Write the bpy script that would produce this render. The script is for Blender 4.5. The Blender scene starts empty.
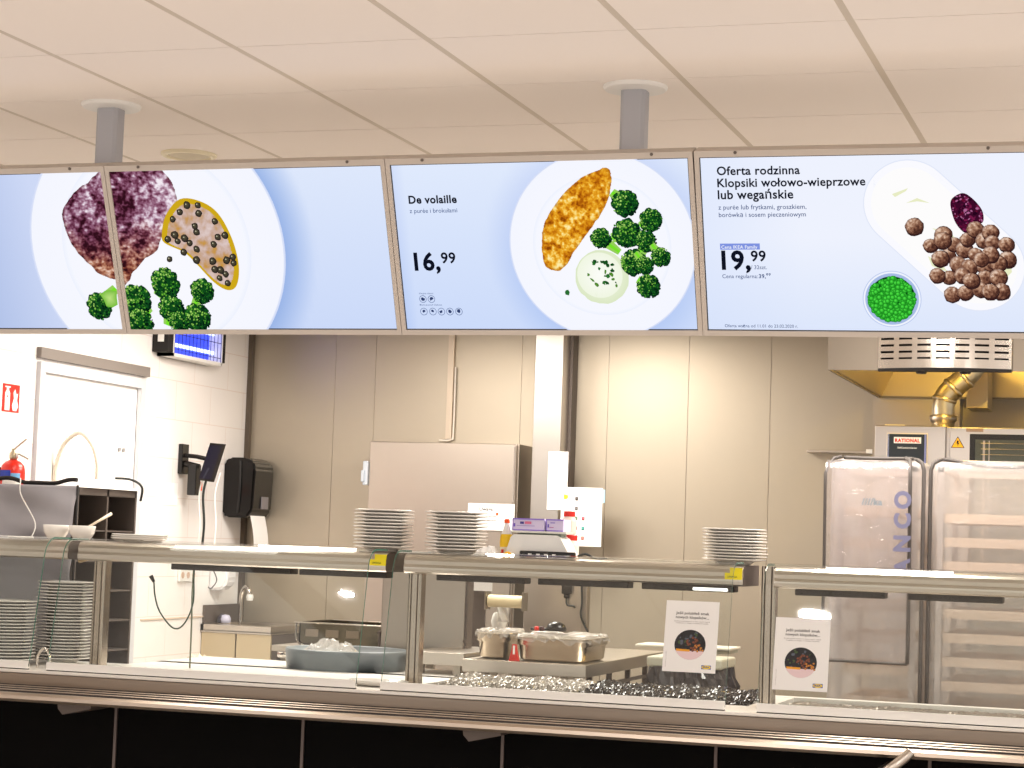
import bpy, bmesh, math, random
from mathutils import Vector, Matrix, noise
PI = math.pi
COL = bpy.context.scene.collection
random.seed(7)

# ------------------------------------------------------------------ helpers
def lin(c):
    r = []
    for v in c[:3]:
        v = v / 255.0
        r.append(v / 12.92 if v <= 0.04045 else ((v + 0.055) / 1.055) ** 2.4)
    return r
MATS = {}
def mat(name, col, rough=0.5, metal=0.0, bump=0.0, bscale=20.0, stretch=(1, 1, 1), emit=0.0, vary=0.0, spec=0.5, coat=0.0):
    if name in MATS: return MATS[name]
    m = bpy.data.materials.new(name); m.use_nodes = True; nt = m.node_tree; N = nt.nodes; Lk = nt.links
    p = N['Principled BSDF']; c = lin(col)
    p.inputs['Base Color'].default_value = (*c, 1); p.inputs['Roughness'].default_value = rough; p.inputs['Metallic'].default_value = metal
    p.inputs['Specular IOR Level'].default_value = spec; p.inputs['Coat Weight'].default_value = coat
    if emit:
        p.inputs['Emission Color'].default_value = (*c, 1); p.inputs['Emission Strength'].default_value = emit
    if bump or vary:
        tc = N.new('ShaderNodeTexCoord'); mp = N.new('ShaderNodeMapping'); nz = N.new('ShaderNodeTexNoise')
        mp.inputs['Scale'].default_value = stretch; nz.inputs['Scale'].default_value = bscale; nz.inputs['Detail'].default_value = 4
        Lk.new(tc.outputs['Object'], mp.inputs['Vector']); Lk.new(mp.outputs['Vector'], nz.inputs['Vector'])
        if bump:
            b = N.new('ShaderNodeBump'); b.inputs['Strength'].default_value = bump; b.inputs['Distance'].default_value = 0.01
            Lk.new(nz.outputs['Fac'], b.inputs['Height']); Lk.new(b.outputs['Normal'], p.inputs['Normal'])
        if vary:
            mx = N.new('ShaderNodeMix'); mx.data_type = 'RGBA'
            mx.inputs['A'].default_value = (*[v * (1 - vary) for v in c], 1); mx.inputs['B'].default_value = (*[min(1, v * (1 + vary)) for v in c], 1)
            Lk.new(nz.outputs['Fac'], mx.inputs['Factor']); Lk.new(mx.outputs['Result'], p.inputs['Base Color'])
    MATS[name] = m; return m

def glass_mat(name, tint, refl=1.0, haze=0.0, hcol=(235, 235, 240), wrinkle=0.0):
    """thin clear sheet: see-through with fresnel reflection, optionally milky and crumpled"""
    if name in MATS: return MATS[name]
    m = bpy.data.materials.new(name); m.use_nodes = True; nt = m.node_tree; N = nt.nodes; Lk = nt.links; N.clear()
    out = N.new('ShaderNodeOutputMaterial'); tr = N.new('ShaderNodeBsdfTransparent'); gl = N.new('ShaderNodeBsdfGlossy')
    fr = N.new('ShaderNodeFresnel'); mx = N.new('ShaderNodeMixShader'); mt = N.new('ShaderNodeMath'); mt.operation = 'MULTIPLY'
    N.remove(fr); fr = N.new('ShaderNodeLayerWeight'); fr.inputs['Blend'].default_value = .5
    pw = N.new('ShaderNodeMath'); pw.operation = 'POWER'; pw.inputs[1].default_value = 4.5; Lk.new(fr.outputs['Facing'], pw.inputs[0])
    ad = N.new('ShaderNodeMath'); ad.operation = 'ADD'; ad.inputs[1].default_value = .035; Lk.new(pw.outputs[0], ad.inputs[0]); ad.use_clamp = True
    mt.inputs[1].default_value = refl
    tr.inputs['Color'].default_value = (*lin(tint), 1); gl.inputs['Roughness'].default_value = 0.02 + wrinkle * .15
    Lk.new(ad.outputs[0], mt.inputs[0]); Lk.new(mt.outputs[0], mx.inputs[0]); Lk.new(tr.outputs[0], mx.inputs[1]); Lk.new(gl.outputs[0], mx.inputs[2])
    last = mx
    if wrinkle:
        tc = N.new('ShaderNodeTexCoord'); nz = N.new('ShaderNodeTexNoise'); nz.inputs['Scale'].default_value = 9; nz.inputs['Detail'].default_value = 5
        nz.inputs['Distortion'].default_value = 1.2
        b = N.new('ShaderNodeBump'); b.inputs['Strength'].default_value = wrinkle; b.inputs['Distance'].default_value = 0.03
        Lk.new(tc.outputs['Object'], nz.inputs['Vector']); Lk.new(nz.outputs['Fac'], b.inputs['Height'])
        Lk.new(b.outputs[0], gl.inputs['Normal']); Lk.new(b.outputs[0], fr.inputs['Normal'])
    if haze:
        df = N.new('ShaderNodeBsdfDiffuse'); df.inputs['Color'].default_value = (*lin(hcol), 1)
        tl = N.new('ShaderNodeBsdfTranslucent'); tl.inputs['Color'].default_value = (*lin(hcol), 1); m2 = N.new('ShaderNodeMixShader')
        Lk.new(df.outputs[0], m2.inputs[1]); Lk.new(tl.outputs[0], m2.inputs[2]); m3 = N.new('ShaderNodeMixShader'); m3.inputs[0].default_value = haze
        Lk.new(mx.outputs[0], m3.inputs[1]); Lk.new(m2.outputs[0], m3.inputs[2]); last = m3
    Lk.new(last.outputs[0], out.inputs['Surface']); MATS[name] = m; return m

def screen_mat():
    """backlit picture: emission carries the picture's own colours"""
    m = bpy.data.materials.new('backlit_picture'); m.use_nodes = True; nt = m.node_tree; N = nt.nodes; N.clear()
    out = N.new('ShaderNodeOutputMaterial'); e = N.new('ShaderNodeEmission'); a = N.new('ShaderNodeVertexColor'); a.layer_name = 'Col'
    nt.links.new(a.outputs['Color'], e.inputs['Color']); nt.links.new(e.outputs[0], out.inputs['Surface']); return m
def print_mat():
    m = bpy.data.materials.new('printed_paper'); m.use_nodes = True; nt = m.node_tree; p = nt.nodes['Principled BSDF']
    a = nt.nodes.new('ShaderNodeVertexColor'); a.layer_name = 'Col'; nt.links.new(a.outputs['Color'], p.inputs['Base Color'])
    p.inputs['Roughness'].default_value = .6; return m
MSCREEN = screen_mat(); MPRINT = print_mat()

def worg(p):
    o = Vector((0, 0, 0))
    while p is not None: o += p.location; p = p.parent
    return o
def obj(name, bm, m, parent=None, smooth=False):
    bmesh.ops.recalc_face_normals(bm, faces=bm.faces)
    me = bpy.data.meshes.new(name)
    if parent is not None: bmesh.ops.translate(bm, verts=bm.verts, vec=-worg(parent))
    bm.to_mesh(me); bm.free()
    for mm in (m if isinstance(m, (list, tuple)) else [m]): me.materials.append(mm)
    if smooth:
        for f in me.polygons: f.use_smooth = True
    o = bpy.data.objects.new(name, me); COL.objects.link(o)
    if parent is not None: o.parent = parent
    return o
def tag(o, label=None, cat=None, group=None, kind=None):
    if label: o['label'] = label
    if cat: o['category'] = cat
    if group: o['group'] = group
    if kind: o['kind'] = kind
    return o
def thing(name, label, cat, loc=(0, 0, 0), group=None):
    o = bpy.data.objects.new(name, None); COL.objects.link(o); o.location = loc; o.empty_display_size = .1
    return tag(o, label, cat, group)
def nb(): return bmesh.new()
def box(bm, x0, x1, y0, y1, z0, z1, mi=0, bev=0.0):
    vs = [bm.verts.new((x, y, z)) for x in (x0, x1) for y in (y0, y1) for z in (z0, z1)]
    fs = [bm.faces.new([vs[i] for i in q]) for q in ((0, 1, 3, 2), (4, 6, 7, 5), (0, 4, 5, 1), (2, 3, 7, 6), (0, 2, 6, 4), (1, 5, 7, 3))]
    for f in fs: f.material_index = mi
    if bev:
        es = list({e for f in fs for e in f.edges})
        r = bmesh.ops.bevel(bm, geom=es, offset=bev, segments=2, affect='EDGES', profile=.5)
        for f in r['faces']: f.material_index = mi
    return vs
def rbox(x0, x1, y0, y1, z0, z1, bev=0.0):
    bm = nb(); box(bm, x0, x1, y0, y1, z0, z1, 0, bev); return bm
def extr(bm, prof, axis, a, b, mi=0, mi_end=None):
    """closed profile extruded along an axis; prof gives the two other coordinates in order"""
    def P(p, t):
        return {'x': (t, p[0], p[1]), 'y': (p[0], t, p[1]), 'z': (p[0], p[1], t)}[axis]
    A = [bm.verts.new(P(p, a)) for p in prof]; B = [bm.verts.new(P(p, b)) for p in prof]; n = len(prof)
    for i in range(n):
        f = bm.faces.new((A[i], A[(i + 1) % n], B[(i + 1) % n], B[i])); f.material_index = mi
    e = mi if mi_end is None else mi_end
    f = bm.faces.new(A[::-1]); f.material_index = e; f = bm.faces.new(B); f.material_index = e
def lathe(bm, prof, c, n=32, mi=0, axis='z'):
    """prof: list of (radius, height)"""
    rings = []
    for r, h in prof:
        ring = []
        for k in range(n):
            a = 2 * PI * k / n; u, v = r * math.cos(a), r * math.sin(a)
            p = {'z': (c[0] + u, c[1] + v, c[2] + h), 'x': (c[0] + h, c[1] + u, c[2] + v), 'y': (c[0] + u, c[1] + h, c[2] + v)}[axis]
            ring.append(bm.verts.new(p))
        rings.append(ring)
    for i in range(len(rings) - 1):
        for k in range(n):
            f = bm.faces.new((rings[i][k], rings[i][(k + 1) % n], rings[i + 1][(k + 1) % n], rings[i + 1][k])); f.material_index = mi
    if prof[0][0] > 1e-5: f = bm.faces.new(rings[0][::-1]); f.material_index = mi
    if prof[-1][0] > 1e-5: f = bm.faces.new(rings[-1]); f.material_index = mi
def smooth_path(pts, n=8):
    pts = [Vector(p) for p in pts]; out = []
    for i in range(len(pts) - 1):
        p0 = pts[max(i - 1, 0)]; p1 = pts[i]; p2 = pts[i + 1]; p3 = pts[min(i + 2, len(pts) - 1)]
        for k in range(n):
            t = k / n
            out.append(.5 * ((2 * p1) + (-p0 + p2) * t + (2 * p0 - 5 * p1 + 4 * p2 - p3) * t * t + (-p0 + 3 * p1 - 3 * p2 + p3) * t ** 3))
    out.append(pts[-1]); return out
def tube(bm, pts, r, n=10, mi=0, rings=False):
    pts = [Vector(p) for p in pts]; prev = None; L = []
    for i, p in enumerate(pts):
        d = (pts[min(i + 1, len(pts) - 1)] - pts[max(i - 1, 0)]).normalized()
        if prev is None:
            u = d.cross(Vector((0, 0, 1)))
            if u.length < .01: u = d.cross(Vector((1, 0, 0)))
        else: u = prev - d * prev.dot(d)
        u.normalize(); prev = u; w = d.cross(u)
        rr = (r[i] if isinstance(r, (list, tuple)) else r) * (1.3 if (rings and i % 2) else 1)
        L.append([bm.verts.new(p + rr * (math.cos(2 * PI * k / n) * u + math.sin(2 * PI * k / n) * w)) for k in range(n)])
    for i in range(len(L) - 1):
        for k in range(n):
            f = bm.faces.new((L[i][k], L[i][(k + 1) % n], L[i + 1][(k + 1) % n], L[i + 1][k])); f.material_index = mi
    f = bm.faces.new(L[0][::-1]); f.material_index = mi; f = bm.faces.new(L[-1]); f.material_index = mi
def sheet(bm, x0, x1, z0, z1, fy, nx=40, nz=30, th=0.004, mi=0):
    """hanging sheet in the XZ plane, fy(s,t) gives Y, with real thickness"""
    g = [[[bm.verts.new((x0 + (x1 - x0) * i / nx, fy(i / nx, j / nz) + k * th, z0 + (z1 - z0) * j / nz)) for j in range(nz + 1)] for i in range(nx + 1)] for k in (0, 1)]
    for k in (0, 1):
        for i in range(nx):
            for j in range(nz): bm.faces.new((g[k][i][j], g[k][i + 1][j], g[k][i + 1][j + 1], g[k][i][j + 1]))
    for i in range(nx):
        bm.faces.new((g[0][i][0], g[0][i + 1][0], g[1][i + 1][0], g[1][i][0])); bm.faces.new((g[0][i][nz], g[0][i + 1][nz], g[1][i + 1][nz], g[1][i][nz]))
    for j in range(nz):
        bm.faces.new((g[0][0][j], g[0][0][j + 1], g[1][0][j + 1], g[1][0][j])); bm.faces.new((g[0][nx][j], g[0][nx][j + 1], g[1][nx][j + 1], g[1][nx][j]))

# flat pictures: polygons with colour per corner, laid on a plane O + u*U + v*V + n*N, clipped to its rectangle
class Art:
    def __init__(s, O, U, V, N, w, h): s.O, s.U, s.V, s.N, s.w, s.h = Vector(O), Vector(U), Vector(V), Vector(N), w, h
    def start(s, lift): s.bm = nb(); s.cl = s.bm.loops.layers.float_color.new('Col'); s.lift = lift; s.k = 0
    def poly(s, pts, cols):
        P = [(p[0], p[1], *c) for p, c in zip(pts, cols)]
        for ax, lim, sg in ((0, 0, 1), (0, s.w, -1), (1, 0, 1), (1, s.h, -1)):
            Q = []
            for i in range(len(P)):
                a, b = P[i], P[(i + 1) % len(P)]; da, db = sg * (a[ax] - lim), sg * (b[ax] - lim)
                if da >= 0: Q.append(a)
                if da * db < 0:
                    t = da / (da - db); Q.append(tuple(x + (y - x) * t for x, y in zip(a, b)))
            P = Q
            if len(P) < 3: return
        l = s.lift + s.k * 1.5e-6
        f = s.bm.faces.new([s.bm.verts.new(s.O + p[0] * s.U + p[1] * s.V + l * s.N) for p in P])
        for lp, p in zip(f.loops, P): lp[s.cl] = (*p[2:5], 1)
    def fan(s, c, outline, cc, ce):
        cc, ce = lin(cc), lin(ce); n = len(outline); s.k += 1
        for i in range(n): s.poly([c, outline[i], outline[(i + 1) % n]], [cc, ce, ce])
    def flat(s, outline, col, hole=None):
        n = len(outline); cx = sum(p[0] for p in outline) / n; cy = sum(p[1] for p in outline) / n
        s.fan((cx, cy), outline, col, col)
    def disc(s, c, r, cc, ce=None, n=14, jag=0.0, sq=1.0, rot=0.0, off=(0, 0)):
        o = []
        for k in range(n):
            a = 2 * PI * k / n; q = r * (1 + random.uniform(-jag, jag)); x, y = q * math.cos(a), q * sq * math.sin(a)
            o.append((c[0] + x * math.cos(rot) - y * math.sin(rot), c[1] + x * math.sin(rot) + y * math.cos(rot)))
        s.fan((c[0] + off[0] * r, c[1] + off[1] * r), o, cc, ce or cc)
    def ring(s, c, r0, r1, c0, c1, n=72, a0=0, a1=2 * PI):
        s.k += 1; c0, c1 = lin(c0), lin(c1)
        for k in range(n):
            a, b = a0 + (a1 - a0) * k / n, a0 + (a1 - a0) * (k + 1) / n
            s.poly([(c[0] + r0 * math.cos(a), c[1] + r0 * math.sin(a)), (c[0] + r1 * math.cos(a), c[1] + r1 * math.sin(a)),
                    (c[0] + r1 * math.cos(b), c[1] + r1 * math.sin(b)), (c[0] + r0 * math.cos(b), c[1] + r0 * math.sin(b))], [c0, c1, c1, c0])
    def rect(s, u0, v0, u1, v1, col): s.flat([(u0, v0), (u1, v0), (u1, v1), (u0, v1)], col)
    def speck(s, outline, n, r0, r1, pal, jag=.3):
        us = [p[0] for p in outline]; vs = [p[1] for p in outline]; k = 0; tries = 0
        while k < n and tries < n * 20:
            tries += 1; u, v = random.uniform(min(us), max(us)), random.uniform(min(vs), max(vs)); r = random.uniform(r0, r1)
            if not inside(u, v, outline): continue
            if not all(inside(u + r * dx, v + r * dy, outline) for dx, dy in ((1, 0), (-1, 0), (0, 1), (0, -1))): continue
            p = pal(u, v) if callable(pal) else pal; c = random.choice(p)
            s.disc((u, v), r, c, tuple(x * .8 for x in c), n=7, jag=jag, sq=random.uniform(.5, 1), rot=random.uniform(0, 3)); k += 1
    def grain(s, outline, step, fn):
        us = [p[0] for p in outline]; vs = [p[1] for p in outline]; s.k += 1; u = max(0, min(us))
        while u < min(max(us), s.w):
            v = max(0, min(vs))
            while v < min(max(vs), s.h):
                if inside(u + step / 2, v + step / 2, outline):
                    c = lin(fn(u + step / 2, v + step / 2)); s.poly([(u, v), (u + step, v), (u + step, v + step), (u, v + step)], [c] * 4)
                v += step
            u += step
    def done(s, name, parent, m=None):
        return obj_raw(name, s.bm, m or MSCREEN, parent)
def obj_raw(name, bm, m, parent):
    me = bpy.data.meshes.new(name); bmesh.ops.translate(bm, verts=bm.verts, vec=-worg(parent)); bm.to_mesh(me); bm.free(); me.materials.append(m)
    o = bpy.data.objects.new(name, me); COL.objects.link(o); o.parent = parent; return o
def fbm(u, v, sc, seed=0, octs=4): return noise.fractal(Vector((u * sc, v * sc, seed * 7.3)), .9, 2.0, octs)
def ramp(t, stops):
    t = max(0, min(.9999, t)) * (len(stops) - 1); i = int(t); return mixc(stops[i], stops[i + 1], t - i)
def inside(x, y, P):
    r = False; j = len(P) - 1
    for i in range(len(P)):
        if (P[i][1] > y) != (P[j][1] > y) and x < (P[j][0] - P[i][0]) * (y - P[i][1]) / (P[j][1] - P[i][1]) + P[i][0]: r = not r
        j = i
    return r
def spline2(P, n=5):
    out = []; m = len(P)
    for i in range(m):
        a, b, c, d = P[i - 1], P[i], P[(i + 1) % m], P[(i + 2) % m]
        for k in range(n):
            t = k / n
            out.append(tuple(.5 * (2 * b[q] + (c[q] - a[q]) * t + (2 * a[q] - 5 * b[q] + 4 * c[q] - d[q]) * t * t + (3 * b[q] - a[q] - 3 * c[q] + d[q]) * t ** 3) for q in (0, 1)))
    return out
def lettering(name, art, lines, col, parent, lift, emis=True, m=None):
    """lines: (text, left u, baseline v, width, weight); real letter outlines flattened into one mesh on the plane"""
    c = lin(col); out = []
    for (txt, u, v, width, wt) in lines:
        bm = nb(); cl = bm.loops.layers.float_color.new('Col')
        cu = bpy.data.curves.new('t', 'FONT'); cu.body = txt; cu.offset = wt; cu.resolution_u = 3; cu.space_character = 1.0 + wt * 2
        o = bpy.data.objects.new('t', cu); COL.objects.link(o)
        dg = bpy.context.evaluated_depsgraph_get(); dg.update(); me = bpy.data.meshes.new_from_object(o.evaluated_get(dg))
        xs = [q.co.x for q in me.vertices]; sc = width / (max(xs) - min(xs)); x0 = min(xs)
        vs = [bm.verts.new(art.O + (u + (q.co.x - x0) * sc) * art.U + (v - q.co.y * sc) * art.V + lift * art.N) for q in me.vertices]
        for p in me.polygons:
            try:
                f = bm.faces.new([vs[i] for i in p.vertices])
                for lp in f.loops: lp[cl] = (*c, 1)
            except ValueError: pass
        bpy.data.objects.remove(o); bpy.data.curves.remove(cu); bpy.data.meshes.remove(me)
        out.append(obj_raw(name, bm, m or MSCREEN, parent))
    return out

# ------------------------------------------------------------------ materials
STEEL = mat('brushed_steel', (205, 196, 186), .30, 1, bump=.05, bscale=30, stretch=(.4, 1, 40))
STEELD = mat('dull_steel', (180, 170, 158), .38, 1, bump=.05, bscale=20, stretch=(1, 1, 10))
WALLST = mat('wall_steel', (178, 168, 152), .42, .7, bump=.03, bscale=3, stretch=(1, 1, 1))
SHINY = mat('polished_steel', (220, 214, 206), .14, 1)
ALU = mat('champagne_aluminium', (196, 186, 176), .5, .25)
POLE = mat('grey_pole_paint', (176, 176, 182), .5, .1)
WHITE = mat('white_paint', (240, 238, 234), .5)
CHINA = mat('white_china', (236, 232, 226), .18, coat=.3)
BLACK = mat('black_plastic', (22, 20, 20), .25)
BLACKM = mat('black_matt', (26, 22, 20), .8)
FRONT = mat('black_laminate', (5, 4, 4), .5, spec=.06)
CREAM = mat('cream_plastic', (214, 204, 176), .5)
PAPER = mat('white_paper', (244, 243, 242), .7)
RED = mat('red_paint', (216, 38, 22), .3)
BLUE = mat('blue_paint', (22, 56, 168), .4)
YEL = mat('yellow_sticker', (250, 232, 20), .5)
ORANGE = mat('orange_plastic', (240, 84, 20), .4)
GREYT = mat('blue_grey_plastic', (112, 120, 124), .45)
FABR = mat('grey_vinyl', (156, 154, 160), .38, bump=.5, bscale=5)
RACKM = mat('dark_bronze_metal', (104, 94, 88), .5, .4)
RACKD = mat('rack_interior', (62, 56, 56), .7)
WIRE = mat('cable_black', (24, 30, 26), .5)
WIREW = mat('cable_white', (232, 230, 226), .5)
GLASS = glass_mat('clear_glass', (249, 251, 250), 1.0)
GEDGE = mat('green_glass_edge', (70, 118, 104), .2)
FILM = glass_mat('clear_plastic_cover', (248, 246, 246), 1.6, haze=.30, hcol=(255, 252, 252), wrinkle=.8)
FLAPM = glass_mat('clear_plastic_flap', (250, 248, 248), 1.8, haze=.13, hcol=(250, 246, 250), wrinkle=.9)
WRAP = glass_mat('cling_film', (240, 240, 238), 2.0, haze=.35, hcol=(245, 240, 236), wrinkle=.9)
PIPING = mat('grey_piping', (84, 78, 75), .6)
YELST = mat('warm_hood_steel', (200, 184, 150), .4, .9)

# ------------------------------------------------------------------ setting
XL, YB, ZC = -5.9, 12.57, 2.91
o = obj('floor', rbox(XL - .1, 3, -2, YB + .1, -.1, 0), mat('floor_tile', (196, 188, 180), .5)); tag(o, kind='structure')
CT = mat('ceiling_tile', (250, 241, 233), .9, bump=.05, bscale=150); CG = mat('ceiling_runner', (214, 202, 186), .6); CD = mat('ceiling_gap', (120, 105, 92), .9)
bm = nb(); box(bm, XL - .1, 3, -2, YB + .1, ZC + .012, ZC + .1, 2)
gx, gy = -3.2424, 5.4213
for i in range(-4, 11):
    for j in range(-12, 11):
        x, y = gx + .6 * i, gy + .6 * j; x1 = min(x + .589, 3); y1 = min(y + .597, YB)
        if x1 < XL or y > YB: continue
        box(bm, max(x + .011, XL), x1, y + .003, y1, ZC, ZC + .012, 0)
    box(bm, x - .011, x + .011, -2, YB, ZC + .001, ZC + .012, 1)
tag(obj('ceiling', bm, [CT, CG, CD]), kind='structure')

# back wall of steel panels with narrow joints
bm = nb(); seams = [XL] + [(-5.283,12.57,2.775)[0], (-5,12.57,2.776)[0], (-3.997,12.57,2.779)[0], (-3.421,12.57,2.781)[0], (-2.905,12.57,2.783)[0], (-2.388,12.57,2.785)[0]] + [0.6, 1.8, 3.0]
box(bm, XL - .1, 3, YB + .006, YB + .1, 0, ZC, 1)
for a, b in zip(seams, seams[1:]): box(bm, a + .002, b - .002, YB, YB + .006, 0, ZC, 0)
tag(obj('wall_back', bm, [WALLST, STEELD]), kind='structure')
# left wall: large white tiles; opening for the door
TILE = bpy.data.materials.new('white_wall_tile'); TILE.use_nodes = True; nt = TILE.node_tree; p = nt.nodes['Principled BSDF']
tc = nt.nodes.new('ShaderNodeTexCoord'); mp = nt.nodes.new('ShaderNodeMapping'); br = nt.nodes.new('ShaderNodeTexBrick'); sx = nt.nodes.new('ShaderNodeSeparateXYZ'); cx = nt.nodes.new('ShaderNodeCombineXYZ')
nt.links.new(tc.outputs['Object'], sx.inputs[0]); nt.links.new(sx.outputs['Y'], cx.inputs['X']); nt.links.new(sx.outputs['Z'], cx.inputs['Y']); nt.links.new(cx.outputs[0], br.inputs['Vector'])
br.inputs['Color1'].default_value = br.inputs['Color2'].default_value = (*lin((244, 240, 238)), 1); br.inputs['Mortar'].default_value = (*lin((232, 220, 214)), 1)
br.inputs['Scale'].default_value = 1; br.inputs['Mortar Size'].default_value = .003; br.inputs['Brick Width'].default_value = .48; br.inputs['Row Height'].default_value = .241; br.inputs['Mortar Smooth'].default_value = .2
nt.links.new(br.outputs['Color'], p.inputs['Base Color']); p.inputs['Roughness'].default_value = .25
dY0, dY1, dZ = (-5.9,9.925,2.325)[1], (-5.9,11.024,2.327)[1], (-5.9,9.925,2.325)[2]
bm = nb(); box(bm, XL - .12, XL, 4, dY0, 0, ZC); box(bm, XL - .12, XL, dY1, YB, 0, ZC); box(bm, XL - .12, XL, dY0, dY1, dZ, ZC)
tag(obj('wall_left', bm, TILE), kind='structure')
# door: white flush leaf in a white frame, brown beam above
d = thing('door_1', None, None, (XL, dY0, 0)); d['kind'] = 'structure'
DW = mat('door_white', (250, 248, 246), .4); DF = mat('door_frame_white', (206, 206, 210), .45)
obj('door_leaf', rbox(XL - .05, XL - .004, dY0 + .0, dY1, .01, dZ), DW, d)
bm = nb(); w = .055
box(bm, XL - .02, XL + .025, dY0 - w, dY0, 0, dZ + w); box(bm, XL - .02, XL + .025, dY1, dY1 + w, 0, dZ + w); box(bm, XL - .02, XL + .025, dY0, dY1, dZ, dZ + w)
obj('door_frame', bm, DF, d)
bm = nb()
for q in (.16, .5): lathe(bm, [(.012, 0), (.012, .012), (0, .013)], (XL - .004, dY1 - .12 - q * .15, 1.95), 12, 0, 'x')
obj('door_fitting', bm, mat('door_fitting_grey', (150, 150, 150), .4), d)
tag(obj('trim_1', rbox(XL, XL + .03, (-5.9,9.86,2.456)[1], (-5.9,11.112,2.454)[1], (-5.9,9.865,2.399)[2], (-5.9,9.86,2.457)[2]), mat('beam_grey_brown', (132, 124, 118), .5)), kind='structure')
tag(obj('trim_2', rbox(XL, XL + .03, YB - .04, YB, 0, ZC), mat('corner_trim_dark', (104, 94, 84), .4, .8)), kind='structure')
tag(obj('trim_3', rbox(XL, XL + .008, (-5.9,11.187,0.959)[1], (-5.9,12.106,0.93)[1], (-5.9,11.578,0.944)[2], (-5.9,11.577,0.953)[2]), mat('tile_border_beige', (226, 205, 186), .4)), kind='structure')

# ------------------------------------------------------------------ menu screens
TH = 0.384; U = Vector((1, 0, 0)); V = Vector((0, math.sin(TH), -math.cos(TH))); N = Vector((0, -math.cos(TH), -math.sin(TH)))
SW, SH, GAP = .95, .534, .0303
def slab(bm, A, u0, u1, v0, v1, n0, n1, mi=0):
    vs = [bm.verts.new(A.O + u * A.U + v * A.V + n * A.N) for u in (u0, u1) for v in (v0, v1) for n in (n0, n1)]
    for q in ((0, 1, 3, 2), (4, 6, 7, 5), (0, 4, 5, 1), (2, 3, 7, 6), (0, 2, 6, 4), (1, 5, 7, 3)):
        f = bm.faces.new([vs[i] for i in q]); f.material_index = mi
def bgrid(A, f, nu=40, nv=20):
    for i in range(nu):
        for j in range(nv):
            P = [(A.w * (i + a) / nu, A.h * (j + b) / nv) for a, b in ((0, 0), (1, 0), (1, 1), (0, 1))]
            A.poly(P, [lin(f(*p)) for p in P])
def mixc(a, b, t): t = max(0, min(1, t)); return tuple(x + (y - x) * t for x, y in zip(a, b))
def menu(k, label, f):
    al = .007 if k == 4 else 0; U = Vector((1, al * math.sin(TH), -al * math.cos(TH))); V = Vector((-al, math.sin(TH), -math.cos(TH)))
    O = Vector((-3.326 + (k - 2) * (SW + GAP) + (.003 if k == 4 else 0), 5.949, 2.653)); A = Art(O, U, V, N, SW, SH)
    r = thing('menu_screen', label, 'menu screen', O + V * SH, 'lit menu screens above the serving counter')
    bm = nb(); e = GAP / 2 - .001; tp = .019; bt = .016
    slab(bm, A, -e, 0, -tp, SH + bt, -.055, .006); slab(bm, A, SW, SW + e, -tp, SH + bt, -.055, .006)
    slab(bm, A, 0, SW, -tp, 0, -.055, .006); slab(bm, A, 0, SW, SH, SH + bt, -.055, .006); slab(bm, A, 0, SW, 0, SH, -.055, -.03)
    fr = obj('frame', bm, ALU, r)
    for u in (.11, .84):
        bm = nb(); c = O + u * U - .0135 * V + .006 * N
        ring = [[bm.verts.new(c + q * .005 * (math.cos(a * PI / 4) * U + math.sin(a * PI / 4) * V) + h * N) for a in range(8)] for q, h in ((1, 0), (1, .003))]
        for a in range(8): bm.faces.new((ring[0][a], ring[0][(a + 1) % 8], ring[1][(a + 1) % 8], ring[1][a]))
        bm.faces.new(ring[1]); obj('screw', bm, RACKM, fr)
    bm = nb(); slab(bm, A, 0, SW, 0, SH, -.03, -.001); obj('bezel', bm, BLACKM, r)
    A.w, A.h = SW, SH; A.start(0)
    # lit area sits a few millimetres inside the black edge
    nu, nv, m = 48, 24, .003
    for i in range(nu):
        for j in range(nv):
            P = [(m + (SW - 2 * m) * (i + a) / nu, m + (SH - 2 * m) * (j + b) / nv) for a, b in ((0, 0), (1, 0), (1, 1), (0, 1))]
            A.poly(P, [lin(f(*p)) for p in P])
    return r, A, A.done('display', r)
def broc(A, c, r, stem=None, n=55, seed=1):
    random.seed(seed)
    if stem:
        su, sv = stem; w = r * .42; dx, dy = su - c[0], sv - c[1]; L = math.hypot(dx, dy) or 1; nx, ny = -dy / L, dx / L
        A.flat([(c[0] + nx * w * 1.4, c[1] + ny * w * 1.4), (c[0] - nx * w * 1.4, c[1] - ny * w * 1.4), (su - nx * w * .7, sv - ny * w * .7), (su + nx * w * .7, sv + ny * w * .7)], (150, 205, 90))
        A.flat([(c[0] + nx * w * .5, c[1] + ny * w * .5), (c[0] - nx * w * .3, c[1] - ny * w * .3), (su - nx * w * .3, sv - ny * w * .3), (su + nx * w * .3, sv + ny * w * .3)], (120, 225, 40))
    A.disc(c, r * .82, (16, 78, 26), (6, 40, 20), n=18, jag=.06)
    for q in range(11):
        t = 2 * PI * q / 11 + random.uniform(-.2, .2); A.disc((c[0] + r * .68 * math.cos(t), c[1] + r * .68 * math.sin(t)), r * random.uniform(.26, .36), (26, 96, 34), (6, 44, 22), n=9, jag=.14, off=(-.2, -.3))
    for q in range(n):
        t, d = random.uniform(0, 2 * PI), r * .92 * math.sqrt(random.random()); x, y = d * math.cos(t), d * math.sin(t); lit = .52 - .45 * (x + y) / r / 1.3 + random.uniform(-.42, .48)
        A.disc((c[0] + x, c[1] + y), r * random.uniform(.05, .10), ramp(lit, [(4, 30, 18), (14, 70, 28), (50, 146, 40), (130, 212, 60), (214, 246, 130)]), ramp(lit - .2, [(2, 22, 14), (10, 56, 22), (26, 100, 34), (60, 150, 50)]), n=6, jag=.2)

BG = (214, 225, 251)
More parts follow.
